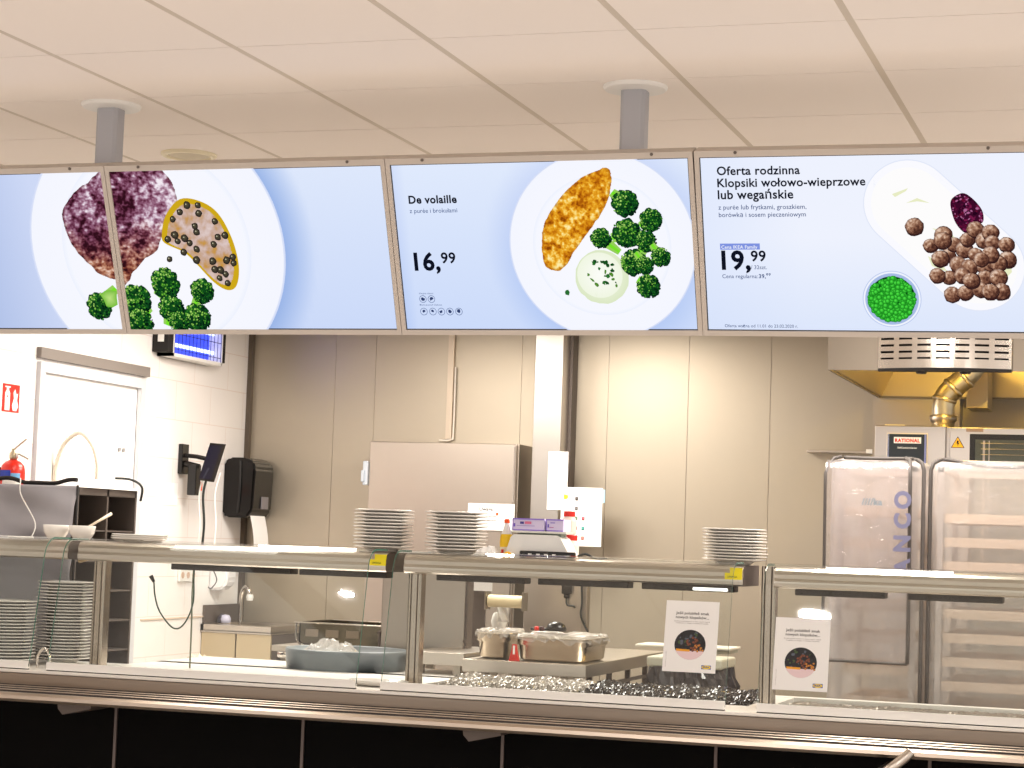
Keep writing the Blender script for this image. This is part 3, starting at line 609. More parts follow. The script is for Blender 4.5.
# ------------------------------------------------------------------ plates
bm = nb(); PR = .130
lathe(bm, [(.062, 0), (.068, .003), (.082, .014), (PR - .004, .0205), (PR, .0215), (PR + .0005, .0240), (PR - .002, .0256), (PR - .02, .0236), (.082, .0188), (.066, .0075), (0, .0065)], (0, 0, 0), 56)
me_src = obj('dinner_plate', bm, CHINA, None, True); used = [False]
def put_plate(x, y, z, label, group, sc=1.0):
    if not used[0]: o = me_src; used[0] = True
    else: o = me_src.copy(); COL.objects.link(o)
    o.location = (x, y, z); o.scale = (sc, sc, 1); o.rotation_euler = (0, 0, random.uniform(0, 6)); return tag(o, label, 'plate', group)
def stack(p, n, where, pitch, sc=1.0, jit=.004, big=None):
    random.seed(int(abs(p[0] * 100)))
    for k in range(n):
        l = ('topmost' if k == n - 1 else 'bottom' if k == 0 else None)
        lab = ('%s white dinner plate of %s' % (l, where)) if l else 'white dinner plate within %s' % where
        j = jit * (2 if k in (big or []) else 1)
        put_plate(p[0] + random.uniform(-j, j), p[1] + random.uniform(-jit, jit), p[2] + .0005 + pitch * k, lab, 'plates in ' + where, sc)
SZ = 1.430
stack(((-3.294,8.45,1.438)[0], 8.45, SZ), 12, 'the stack above the left yellow sticker', .0143, big=[1, 4])
stack(((-2.957,8.45,1.441)[0], 8.45, SZ), 12, 'the stack just left of the orange capped bottle', .0143, 1.03, big=[1, 2])
stack(((-1.738,8.45,1.442)[0], 8.45, SZ), 11, 'the stack on the shelf end nearest the covered trolleys', .0123, 1.02, big=[0, 1, 2])
p = (-4.848,8.46,1.234); stack((p[0], 8.46, CZ0 + .005), 25, 'the tall stack under the overshelf at far left', .0143, .98, .003)
p = (-4.986,8.22,1.101); stack((p[0], 8.19, CZ0 + .005), 19, 'the lower stack at the left picture edge', .0143, 1.05, .002)
bm = nb(); q = (-4.757,8.14,0.867); tube(bm, smooth_path([(q[0] - .03, 8.14, CZ0), (q[0] - .03, 8.14, CZ0 + .05), (q[0], 8.14, CZ0 + .085), (q[0] + .03, 8.14, CZ0 + .05), (q[0] + .03, 8.14, CZ0)]), .006, 10)
tag(obj('wire_guide', bm, SHINY, None, True), 'bent steel wire loop standing in front of the lower plate stack', 'wire loop')

# platter pile and bowls on the left of the overshelf
c = (-4.481,8.45,1.452)
for k in range(3):
    bm = nb(); R0 = .128; lathe(bm, [(.075, 0), (.1, .003), (R0 - .004, .017), (R0, .020), (R0 - .003, .022), (.09, .006), (0, .006)], (0, 0, 0), 48)
    o = obj('shallow_dish', bm, CHINA, None, True); o.location = (c[0] + k * .002, 8.45, SZ + .0005 + k * .008); tag(o, '%s shallow white dish in the low pile beside the bowls' % ('bottom', 'middle', 'top')[k], 'dish', 'shallow dishes in the low pile')
for k, px in enumerate(((-4.906,8.45,1.447), (-4.772,8.45,1.451))):
    bm = nb(); lathe(bm, [(.028, 0), (.038, .004), (.056, .034), (.062, .066), (.059, .068), (.052, .034), (.03, .009), (0, .007)], (0, 0, 0), 40)
    o = obj('bowl', bm, CHINA, None, True); o.location = (px[0], 8.45, SZ + .0005); tag(o, ('left small white bowl on the overshelf by the grey panel', 'right small white bowl on the overshelf with a spoon handle rising from it')[k], 'bowl', 'small white bowls')
a, b = (-4.732,8.43,1.493), (-4.711,8.6,1.557)
bm = nb(); tube(bm, [a, tuple((x + y) / 2 for x, y in zip(a, b)), b], [.005, .006, .008], 10)
tag(obj('serving_spoon', bm, mat('pale_wood', (222, 208, 184), .5), None, True), 'pale spoon handle leaning out of the right white bowl', 'spoon')
a, b = (-4.788,8.5,1.337), (-4.733,8.5,1.361); bm = nb(); tube(bm, [(a[0] - .02, a[1], a[2]), b], .012, 12)
tag(obj('rolling_handle', bm, mat('brass_tone', (206, 176, 136), .35, .5), None, True), 'short brass coloured handle poking out below the overshelf end', 'handle')

# ------------------------------------------------------------------ on the middle overshelf: scale, boxes, bottles, jars
def at_shelf(x): return x
r = thing('kitchen_scale', 'white kitchen scale with black base under the purple boxes', 'scale', ((-2.579,8.45,1.45)[0], 8.45, SZ))
xa, xb = (-2.705,8.4,1.445)[0], (-2.423,8.4,1.455)[0]
bm = nb(); extr(bm, [(xa + .01, SZ + .006), (xa, SZ + .014), (xa + .022, SZ + .084), (xa + .035, SZ + .096), (xb - .065, SZ + .096), (xb - .04, SZ + .084), (xb, SZ + .014), (xb - .01, SZ + .006)][::-1], 'y', 8.36, 8.50)
obj('housing', bm, mat('scale_white', (238, 238, 236), .35), r)
bm = nb(); box(bm, xa + .02, xb - .02, 8.37, 8.49, SZ + .103, SZ + .112, 0, .003); obj('weighing_plate', bm, mat('pale_grey_plate', (222, 222, 214), .4), r)
bm = nb(); box(bm, xa + .07, xb + .03, 8.335, 8.36, SZ + .002, SZ + .028, 0, .005); bs = obj('control_strip', bm, BLACK, r)
bm = nb()
for k in range(4): box(bm, xa + .11 + k * .035, xa + .125 + k * .035, 8.332, 8.336, SZ + .010, SZ + .017)
obj('buttons', bm, PAPER, bs)
bm = nb(); box(bm, xa + .05, xb - .05, 8.40, 8.48, SZ + .090, SZ + .104); obj('support', bm, mat('grey_green_plastic', (140, 150, 140), .5), r)
PUR = mat('lilac_card', (222, 212, 246), .5); PURD = mat('violet_card', (150, 124, 222), .5)
for k, (x0, x1, lab) in enumerate((((-2.684,8.42,1.544)[0], (-2.542,8.42,1.548)[0], 'left lilac glove box lying on the kitchen scale'), ((-2.535,8.42,1.548)[0], (-2.458,8.42,1.551)[0], 'shorter right lilac box on the scale beside the jars'))):
    z0 = SZ + .1125; r = thing('glove_box', lab, 'box', ((x0 + x1) / 2, 8.46, z0), 'lilac boxes on the scale')
    obj('carton', rbox(x0, x1, 8.38, 8.49, z0, z0 + .052, .002), PUR, r)
    bm = nb(); box(bm, x0, x1, 8.378, 8.3798, z0, z0 + .005); box(bm, x0, x1, 8.378, 8.3798, z0 + .046, z0 + .052); box(bm, x0, x0 + .004, 8.378, 8.3798, z0, z0 + .052); obj('edge_band', bm, PURD, r)
    A = Art((x0, 8.377, z0 + .052), (1, 0, 0), (0, 0, -1), (0, -1, 0), x1 - x0, .05); A.start(0)
    if k == 0:
        A.rect(.035, .014, .052, .024, (70, 60, 150)); A.rect(.056, .013, .085, .024, (226, 120, 160)); A.rect(.006, .022, .014, .036, (120, 90, 200)); A.rect(.02, .03, .1, .033, (176, 160, 220))
    else: A.rect(.008, .022, .014, .036, (110, 90, 200)); A.rect(.02, .014, .04, .018, (150, 130, 216)); A.rect(.016, .034, .035, .037, (190, 120, 180))
    A.done('carton_print', r, MPRINT)
c = ((-2.721,8.42,1.445)[0], 8.42, SZ); r = thing('sauce_bottle', 'squeeze bottle with yellow middle and orange cap left of the scale', 'bottle', c)
bm = nb(); lathe(bm, [(.026, 0), (.027, .01), (.027, .04)], c, 24); obj('lower_label', bm, mat('label_cream', (240, 228, 200), .5), r)
bm = nb(); lathe(bm, [(.027, .04), (.029, .06), (.026, .085), (.024, .095)], c, 24); obj('yellow_label', bm, mat('label_yellow', (244, 200, 12), .4), r)
bm = nb(); lathe(bm, [(.024, .095), (.018, .11), (.010, .135), (.010, .142)], c, 24); obj('neck', bm, WHITE, r)
bm = nb(); lathe(bm, [(.012, .142), (.012, .156), (.008, .160), (0, .160)], c, 20); obj('cap', bm, ORANGE, r)
bm = nb(); box(bm, c[0] - .012, c[0] - .002, c[1] - .031, c[1] - .026, SZ + .015, SZ + .03); obj('red_mark', bm, RED, r)
c = ((-2.675,8.5,1.447)[0], 8.585, SZ); r = thing('sauce_bottle', 'bottle behind the lilac boxes with only its orange cap in view', 'bottle', c)
bm = nb(); lathe(bm, [(.03, 0), (.03, .1), (.014, .145)], c, 24); obj('body', bm, WHITE, r)
bm = nb(); lathe(bm, [(.015, .145), (.015, .166), (0, .167)], c, 20); obj('cap', bm, ORANGE, r)
zj = SZ
for k, lab in enumerate(('white jar with red lid standing on the overshelf right of the scale', 'upper jar with red lid stacked on the jar beside the scale')):
    c = ((-2.471,8.55,1.484)[0] - .012 * k, 8.55, zj); r = thing('spice_jar', lab, 'jar', c, 'red lidded jars')
    R0 = .034 - .002 * k
    bm = nb(); lathe(bm, [(R0 * .85, 0), (R0, .012), (R0, .058), (R0 * .8, .075), (R0 * .7, .078)], c, 32); obj('body', bm, mat('jar_cream', (240, 228, 214), .4), r)
    bm = nb(); lathe(bm, [(R0 * .78, .078), (R0 * .78, .098), (R0 * .72, .101), (0, .101)], c, 32); obj('lid', bm, RED, r); zj += .1015
def crumple(name, c, sx, sy, h, m, label, cat, seed=1, n=18, smooth=False, power=1.0, parent=None):
    random.seed(seed); bm = nb(); g = []
    for i in range(n + 1):
        row = []
        for j in range(n + 1):
            u, v = 2 * i / n - 1, 2 * j / n - 1; d = max(0, 1 - u * u) * max(0, 1 - v * v)
            row.append(bm.verts.new((c[0] + u * sx + random.uniform(-1, 1) * sx * .04, c[1] + v * sy + random.uniform(-1, 1) * sy * .04, c[2] + .001 + h * (d ** .6) * random.uniform(.55, 1.1))))
        g.append(row)
    for i in range(n):
        for j in range(n): bm.faces.new((g[i][j], g[i + 1][j], g[i + 1][j + 1], g[i][j + 1]))
    bot = [g[i][0] for i in range(n + 1)] + [g[n][j] for j in range(1, n + 1)] + [g[i][n] for i in range(n - 1, -1, -1)] + [g[0][j] for j in range(n - 1, 0, -1)]
    for v in bot: v.co.z = c[2]
    bm.faces.new(bot)
    o = obj(name, bm, m, parent, smooth)
    if label: tag(o, label, cat)
    return o
crumple('paper_napkin', ((-2.786,8.36,1.442)[0], 8.37, SZ), .055, .05, .045, PAPER, 'crumpled white napkin between plate stack and orange capped bottle', 'napkin', 5, 8)
bm = nb(); q = (-2.689,8.35,1.45); lathe(bm, [(.012, 0), (.016, .006), (.014, .016), (.006, .022), (0, .022)], (q[0], 8.345, SZ), 16); tag(obj('yellow_cap', bm, mat('cap_yellow', (250, 190, 20), .4), None, True), 'small yellow cap lying at the foot of the orange capped bottle', 'cap')
a = (-2.417,8.38,1.459); bm = nb(); tube(bm, smooth_path([(a[0] + .02, 8.40, SZ + .012), (a[0] + .05, 8.42, SZ + .022), (a[0] + .085, 8.44, SZ + .006), (a[0] + .12, 8.5, SZ + .006)]), .005, 8); tag(obj('scale_cable', bm, WIRE, None, True), 'black cable trailing right from the kitchen scale', 'cable')
a = (-3.171,8.36,1.429); bm = nb(); box(bm, a[0], a[0] + .15, 8.31, 8.36, SZ, SZ + .007, 0, .002); tag(obj('paper_strip', bm, PAPER), 'flat white strip on the shelf between the two plate stacks', 'strip')

# ------------------------------------------------------------------ behind the counter: fridge, steel column, papers
FY = 12.25; a, b = (-4.893,12.25,2.098), (-3.914,12.25,2.084)
r = thing('upright_cabinet', 'tall shallow stainless steel cupboard with plain door on the back wall', 'cupboard', ((a[0] + b[0]) / 2, 12.4, 0))
obj('cabinet', rbox(a[0] + .005, b[0] + .01, FY + .03, YB - .005, .08, a[2], .004), STEELD, r)
obj('door', rbox(a[0], b[0], FY, FY + .026, .12, a[2] - .003, .006), mat('fridge_door_steel', (188, 178, 168), .36, 1, bump=.03, bscale=4), r)
bm = nb(); p, q = (-4.915,12.25,1.97), (-4.908,12.25,1.817); box(bm, a[0] - .035, a[0] - .001, FY - .02, FY + .02, q[2], p[2], 0, .006); box(bm, a[0] - .04, a[0] - .02, FY - .035, FY - .015, q[2] + .02, p[2] - .06, 0, .004); obj('hinge', bm, mat('hinge_pale_blue', (190, 198, 208), .4, .4), r)
bm = nb(); box(bm, b[0] - .012, b[0] - .004, FY - .008, FY - .001, .2, a[2] - .02); obj('door_strip', bm, SHINY, r)
for x in (a[0] + .06, b[0] - .06):
    for y in (FY + .08, YB - .05):
        bm = nb(); lathe(bm, [(.02, 0), (.02, .08)], (x, y, 0), 12); obj('foot', bm, BLACKM, r)
p, q = (-4.212,12.23,1.722), (-3.908,12.23,1.557); r = thing('fridge_notice', 'white warning sheet beginning Uwaga stuck to the steel cupboard door', 'notice', (p[0], 12.24, q[2]))
bm = nb(); box(bm, p[0], q[0], 12.235, 12.237, q[2], p[2]); s = obj('sheet', bm, PAPER, r); A = Art((p[0], 12.234, p[2]), (1, 0, 0), (0, 0, -1), (0, -1, 0), q[0] - p[0], p[2] - q[2])
lettering('lettering', A, [('Uwaga !', .075, .045, .105, .02), ('Przed otwarciem', .06, .085, .13, .01), ('sprawdź temperaturę', .05, .108, .14, .01)], (70, 66, 66), s, .0002, m=MPRINT)
bm = nb(); box(bm, p[0] + .185, p[0] + .2, 12.230, 12.235, p[2] - .07, p[2] - .055); obj('orange_mark', bm, ORANGE, r)
# vertical channel above the fridge
a, b = (-4.485,12.45,2.797), (-4.486,12.45,2.136)
r = thing('wall_channel', 'slim vertical beige metal channel running down the wall above the steel cupboard', 'channel', (b[0], YB, b[2]))
bm = nb(); box(bm, a[0] - .005, a[0] + .034, YB - .03, YB - .002, b[2], ZC); obj('channel', bm, mat('channel_beige', (196, 182, 164), .45, .6), r)
bm = nb(); tube(bm, smooth_path([(a[0] + .045, YB - .02, 2.6), (a[0] + .045, YB - .02, b[2] + .05), (a[0] + .03, YB - .02, b[2] - .005), (a[0] - .05, YB - .02, b[2] - .01)]), .006, 8); obj('conduit', bm, mat('conduit_pale', (224, 216, 204), .4), r)
# bright steel column
x0, x1 = (-3.827,12.3,2.783)[0], (-3.645,12.3,2.784)[0]
r = thing('steel_column', 'bright polished steel clad column on the back wall', 'column', ((x0 + x1) / 2, 12.4, 0))
bm = nb(); box(bm, x0, x1, 12.3, YB - .002, 0, ZC, 0, .004); obj('cladding', bm, mat('column_steel', (204, 199, 193), .28, 1, bump=.35, bscale=1.6, stretch=(.5, 1, 1)), r)
bm = nb(); box(bm, x1 + .001, x1 + .02, 12.45, YB - .002, 0, ZC); obj('side_trim', bm, RACKM, r)
p, q = (-3.715,12.25,2.057), (-3.587,12.25,1.696); tag(obj('wall_sheet', rbox(p[0], q[0], 12.285, 12.292, q[2], p[2]), PAPER), 'tall blank white sheet on the column above the boxes', 'sheet')
p, q = (-3.611,12.25,1.837), (-3.363,12.25,1.477); r = thing('picture_chart', 'white chart with small food pictures right of the column', 'chart', (p[0], 12.25, q[2]))
z1, z0 = p[2], q[2]; bm = nb(); box(bm, p[0], q[0] + .015, 12.24, 12.246, z0, z1, 0, .002); s = obj('sheet', bm, PAPER, r)
A = Art((p[0], 12.238, z1), (1, 0, 0), (0, 0, -1), (0, -1, 0), q[0] - p[0], z1 - z0); random.seed(9); A.start(0); A.disc((.03, .06), .016, (244, 206, 40), n=9, jag=.2); A.done('small_picture', s, MPRINT)
for u, v, c in ((.10, .07, (60, 50, 50)), (.10, .13, (90, 84, 84)), (.10, .19, (60, 96, 66)), (.145, .19, (150, 60, 70)), (.10, .25, (110, 40, 50)), (.145, .25, (30, 120, 110)), (.10, .31, (70, 60, 60)), (.145, .31, (150, 84, 70))):
    A.start(0); A.rect(u - .009, v - .011, u + .009, v + .011, c); A.disc((u, v - .002), .005, tuple(min(255, x + 70) for x in c), n=6); A.done('small_picture', s, MPRINT)
bm = nb(); box(bm, q[0] + .0155, q[0] + .03, 12.238, 12.246, z1 - .09, z1 - .01); obj('blue_tab', bm, mat('tab_blue', (170, 216, 240), .5), r)
# thin ledge on the wall left of the oven
a, b = (-2.141,12.45,2.105), (-1.744,12.45,2.107); r = thing('wall_ledge', 'thin steel ledge on the back wall left of the oven', 'ledge', (a[0], YB, a[2]))
bm = nb(); box(bm, a[0], b[0] + .1, 12.47, YB - .001, a[2] - .012, a[2], 0, .002); obj('ledge', bm, STEEL, r)
p = (-1.78,12.45,2.112); bm = nb(); box(bm, p[0], p[0] + .05, 12.45, 12.469, a[2] - .014, a[2] + .012, 0, .002); obj('end_tag', bm, PAPER, r)

# ------------------------------------------------------------------ left wall things
p, q = (-5.9,9.539,2.233), (-5.9,9.702,2.091)
r = thing('extinguisher_sign', 'red square fire extinguisher sign high on the left wall', 'sign', (XL, p[1], q[2]))
y0, y1 = p[1] - .0, q[1]; z1 = (-5.9,9.539,2.233)[2]; z0 = (-5.9,9.553,2.086)[2]
bm = nb(); box(bm, XL + .0005, XL + .004, y0, y1, z0, z1); s = obj('plate', bm, RED, r)
w_, h_ = y1 - y0, z1 - z0; A = Art((XL + .0045, y0, z1), (0, 1, 0), (0, 0, -1), (1, 0, 0), w_, h_); A.start(0); W_ = (250, 246, 244)
A.flat([(w_ * .12, h_ * .95), (w_ * .12, h_ * .32), (w_ * .2, h_ * .22), (w_ * .2, h_ * .12), (w_ * .34, h_ * .12), (w_ * .34, h_ * .22), (w_ * .42, h_ * .32), (w_ * .42, h_ * .95)], W_); A.rect(w_ * .1, h_ * .08, w_ * .44, h_ * .13, W_); A.disc((w_ * .27, h_ * .45), h_ * .04, (216, 38, 22), n=10)
A.flat([(w_ * .62, h_ * .95), (w_ * .56, h_ * .75), (w_ * .66, h_ * .5), (w_ * .62, h_ * .3), (w_ * .72, h_ * .15), (w_ * .8, h_ * .35), (w_ * .9, h_ * .3), (w_ * .86, h_ * .55), (w_ * .94, h_ * .78), (w_ * .84, h_ * .95)], W_); A.done('pictogram', s, MPRINT)
c = (-5.77,9.5,1.708); c = (XL + .11, 9.50, c[2] - .02); r = thing('fire_extinguisher', 'red fire extinguisher with blue and white label on the left wall', 'fire extinguisher', (c[0], c[1], c[2] - .42))
bm = nb(); lathe(bm, [(.06, -.42), (.064, -.40), (.064, .08), (.058, .11), (.04, .13), (.02, .14)], c, 40); obj('cylinder', bm, RED, r, True)
def arc_label(z0, z1, a0, a1, m, nm, R=.0655):
    bm = nb(); n = 14; pr = [(c[0] + R * math.cos(a0 + (a1 - a0) * k / n), c[1] + R * math.sin(a0 + (a1 - a0) * k / n)) for k in range(n + 1)] + [(c[0] + (R - .002) * math.cos(a1 - (a1 - a0) * k / n), c[1] + (R - .002) * math.sin(a1 - (a1 - a0) * k / n)) for k in range(n + 1)]
    extr(bm, pr, 'z', z0, z1); return obj(nm, bm, m, r)
arc_label(c[2] + .045, c[2] + .085, -2.9, -1.2, BLUE, 'blue_label'); arc_label(c[2] + .04, c[2] + .07, -1.18, -.4, mat('label_light_blue', (120, 180, 230), .4), 'light_label')
arc_label(c[2] - .1, c[2] + .04, -1.9, -.4, WHITE, 'white_label')
bm = nb(); lathe(bm, [(.018, .14), (.022, .15), (.022, .175), (.012, .185), (.012, .20), (0, .2)], c, 20); obj('valve', bm, mat('valve_brass_grey', (190, 176, 150), .35, .8), r, True)
bm = nb(); tube(bm, [(c[0] - .01, c[1], c[2] + .185), (c[0] + .02, c[1] - .01, c[2] + .205), (c[0] + .085, c[1] - .02, c[2] + .25)], .005, 8); tube(bm, [(c[0] - .01, c[1], c[2] + .175), (c[0] + .04, c[1] - .01, c[2] + .17), (c[0] + .10, c[1] - .02, c[2] + .145)], .005, 8); obj('lever', bm, STEELD, r)
bm = nb(); lathe(bm, [(.016, 0), (.016, .012), (0, .013)], (c[0] + .022, c[1], c[2] + .165), 14, 0, 'x'); obj('gauge', bm, WHITE, r)
bm = nb(); box(bm, XL + .001, XL + .048, c[1] - .03, c[1] + .03, c[2] + .05, c[2] + .10); obj('bracket', bm, BLACKM, r)

# fly killer lamp
p = (-5.79,11.917,2.54); r = thing('insect_killer', 'blue glowing insect killer lamp high on the left wall', 'insect lamp', (XL, p[1] - .2, p[2]))
x1 = -5.79; y0, y1 = (-5.79,11.242,2.515)[1], (-5.79,11.917,2.54)[1]; zb = (-5.79,11.917,2.54)[2]
bm = nb(); box(bm, XL + .001, x1, y0, y1, zb, zb + .02); box(bm, XL + .001, x1, y0, y0 + .012, zb, zb + .36); box(bm, XL + .001, x1, y1 - .012, y1, zb, zb + .36); box(bm, XL + .001, XL + .015, y0, y1, zb, zb + .36); box(bm, XL + .001, x1, y0, y1, zb + .345, zb + .36)
obj('housing', bm, WHITE, r)
GLOWB = mat('blue_tube_glow', (50, 74, 225), .4, emit=.7); GLOWW = mat('pale_tube_glow', (200, 212, 255), .4, emit=1.8)
obj('glowing_backing', rbox(XL + .016, XL + .02, y0 + .013, y1 - .013, zb + .022, zb + .34), GLOWB, r)
for z in (.08, .20, .3):
    bm = nb(); tube(bm, [(x1 - .06, y0 + .02, zb + z), (x1 - .06, y1 - .02, zb + z)], .012, 10); obj('tube', bm, GLOWW, r)
bm = nb()
for k in range(14): box(bm, x1 - .004, x1 - .001, y0 + .02 + (y1 - y0 - .04) * k / 13 - .001, y0 + .02 + (y1 - y0 - .04) * k / 13 + .001, zb + .02, zb + .345)
for z in (.045, .14, .25): box(bm, x1 - .007, x1 - .004, y0 + .01, y1 - .01, zb + z - .002, zb + z + .002)
obj('grid', bm, mat('blue_grid', (20, 26, 90), .4), r)
a, b = (-5.049,9.6,2.387), (-4.957,9.6,2.497); bm = nb(); box(bm, XL + .002, x1 - .001, y0 - .07, y0 - .001, zb + .02, zb + .36, 0, .004); obj('end_housing', bm, BLACKM, r); obj('end_housing', rbox(XL + .002, x1 + .004, y1 + .001, y1 + .03, zb + .02, zb + .36), BLACKM, r)
bm = nb(); box(bm, x1 - .07, x1 - .03, y0 - .074, y0 - .0705, zb + .08, zb + .14); obj('switch', bm, WHITE, r)

# monitor on an arm
m0 = (-5.88,11.622,1.976); r = thing('wall_monitor', 'small black order monitor on a swing arm on the tiled wall', 'monitor', (XL, m0[1], m0[2] - .1))
yw = m0[1]; zt, zb_ = (-5.88,11.603,2.025)[2], (-5.88,11.622,1.839)[2]
bm = nb(); box(bm, XL + .001, XL + .03, yw - .04, yw + .05, zb_, zt, 0, .004); obj('wall_plate', bm, BLACK, r)
sc_ = (-5.659,11.5,1.907)
bm = nb(); tube(bm, [(XL + .03, yw, zt - .07), (XL + .10, yw + .02, zt - .075), (sc_[0] - .02, yw + .06, zt - .10)], .014, 10); tube(bm, [(XL + .03, yw, zt - .12), (XL + .12, yw + .02, zt - .14)], .02, 10); box(bm, XL + .06, XL + .12, yw - .02, yw + .05, zb_ - .13, zb_ + .06, 0, .006); obj('arm', bm, BLACK, r)
tl, tr, br_, bl_ = (-5.638,11.5,2.03), (-5.628,11.66,2.032), (-5.698,11.66,1.795), (-5.708,11.5,1.801)
bm = nb(); f_ = []
for d in (0, 1):
    f_.append([bm.verts.new((p[0] + (.0 if d else .0), p[1] + (.03 if d else -.012) + dy, p[2])) for p, dy in ((tl, 0), (tr, 0), (br_, 0), (bl_, 0))])
bm.faces.new(f_[0]); bm.faces.new(f_[1][::-1])
for k in range(4): bm.faces.new((f_[0][k], f_[0][(k + 1) % 4], f_[1][(k + 1) % 4], f_[1][k]))
o = obj('display_case', bm, BLACK, r)
bm = nb(); L = [Vector((p[0], p[1] - .0135 + dy, p[2])) for p, dy in ((tl, 0), (tr, 0), (br_, 0), (bl_, 0))]; cc = sum(L, Vector()) / 4
bm.faces.new([bm.verts.new(cc + (v - cc) * .88 + Vector((0, -.004, 0))) for v in L]); bm.faces.new([bm.verts.new(cc + (v - cc) * .88) for v in L][::-1]); obj('screen_glass', bm, mat('dark_screen_blue', (16, 18, 46), .12), o)
for k, (xx, m_, zt_, zb2) in enumerate(((193, WIREW, 476, 545), (197, WIRE, 476, 560), (209, WIREW, 492, 560))):
    a, b = (-5.755,11.54,1.814), (-5.727,11.54,1.251); x = {193: (-5.762,11.54,1.679)[0], 197: (-5.735,11.54,1.679)[0], 209: (-5.654,11.54,1.682)[0]}[xx]
    bm = nb(); tube(bm, smooth_path([(x + .02, yw + .02, a[2] + .04), (x, yw, a[2] - .1), (x + .015, yw, a[2] - .3), (x - .005, yw, b[2])]), .005 if m_ is WIREW else .008, 8); o = obj('cable', bm, m_, r, True)
p, q = (-5.89,11.882,1.799), (-5.89,11.973,1.745); bm = nb(); box(bm, XL + .001, XL + .003, p[1], p[1] + .05, q[2], p[2]); tag(obj('orange_sticker', bm, ORANGE), 'tiny orange sticker on the tiles below the monitor', 'sticker')
p, q = (-5.89,11.327,1.79), (-5.89,11.595,1.633); bm = nb(); box(bm, XL + .001, XL + .003, p[1], q[1], q[2] + .01, p[2] - .01); tag(obj('wall_paper_sheet', bm, mat('thin_paper', (252, 250, 250), .6)), 'pale sheet of paper taped to the tiles left of the monitor cables', 'sheet')

# towel dispenser
y0 = (-5.9,12.234,1.825)[1]; zt, zb_ = (-5.9,12.233,1.974)[2], (-5.9,12.243,1.585)[2]; y1 = y0 + .30
r = thing('towel_dispenser', 'black paper towel dispenser on the left wall by the steel corner', 'towel dispenser', (XL, y0 + .15, zb_))
D_ = .225
bm = nb(); pr = [(XL + .001, zb_ + .02), (XL + .001, zt - .03), (XL + .04, zt), (XL + D_ - .07, zt), (XL + D_ - .015, zt - .025), (XL + D_, zt - .07), (XL + D_ - .01, zb_ + .05), (XL + D_ - .05, zb_), (XL + .03, zb_)]
extr(bm, pr, 'y', y0, y1); bmesh.ops.bevel(bm, geom=list(bm.edges), offset=.014, segments=2, affect='EDGES'); obj('cover', bm, mat('dispenser_black', (14, 11, 10), .2, spec=.35), r)
bm = nb(); tube(bm, smooth_path([(XL + .12, y0 - .003, zt - .02), (XL + .125, y0 - .005, (zt + zb_) / 2), (XL + .115, y0 - .003, zb_ + .03)]), .010, 10); obj('cover_seam', bm, BLACK, r, True)
bm = nb(); box(bm, XL + D_ - .006, XL + D_ + .003, y0 + .12, y0 + .22, zb_ + .06, zb_ + .14, 0, .002); obj('label_plate', bm, mat('label_grey', (120, 116, 120), .4), r)
bm = nb(); pts = [(XL + .12, zb_ + .01), (XL + .13, zb_ - .07), (XL + .14, zb_ - .2)]
xs_ = [XL + .150, XL + .158, XL + .160]; zs_ = [zb_ + .012, zb_ - .05, zb_ - .22]
v_ = []
for k in range(9):
    t = k / 8; x = XL + .19 + .035 * math.sin(t * 1.8); v_.append((x, zb_ + .015 - t * .24))
extr(bm, v_ + [(p[0] + .002, p[1]) for p in v_[::-1]], 'y', y0 + .03, y1 - .05); obj('paper_towel', bm, PAPER, r)

# soap dispenser
p, q = (-5.9,12.084,1.288), (-5.9,12.101,1.115); y0 = p[1]; r = thing('soap_dispenser', 'white rounded soap dispenser on the tiles below the towel dispenser', 'soap dispenser', (XL, y0 + .1, q[2]))
bm = nb(); h = p[2] - q[2] + .04; pr = [(XL + .001, q[2]), (XL + .001, q[2] + h), (XL + .10, q[2] + h), (XL + .13, q[2] + h - .04), (XL + .135, q[2] + .07), (XL + .11, q[2] + .015), (XL + .06, q[2])]
extr(bm, pr, 'y', y0, y0 + .14); bmesh.ops.bevel(bm, geom=list(bm.edges), offset=.016, segments=3, affect='EDGES'); obj('body', bm, mat('soap_white', (238, 236, 238), .3), r, False)
bm = nb(); lathe(bm, [(.012, 0), (.012, -.006), (0, -.006)], (XL + .07, y0 + .0, q[2] + h - .05), 12, 0, 'y'); obj('window', bm, mat('window_grey', (130, 128, 132), .4), r)
# double socket seen low on tiles
p = (-5.89,11.747,1.213); bm = nb(); box(bm, XL + .001, XL + .02, p[1] - .1, p[1] + .12, p[2] - .04, p[2] + .05, 0, .004); s = obj('wall_socket', bm, WHITE); tag(s, 'white multi gang wall socket on the tiles under the overshelf', 'socket')
bm = nb()
for k in range(3): lathe(bm, [(.02, 0), (.02, .003), (0, .003)], (XL + .02, p[1] - .065 + k * .075, p[2]), 14, 0, 'x')
obj('socket_face', bm, mat('socket_orange_grey', (214, 184, 164), .5), s)

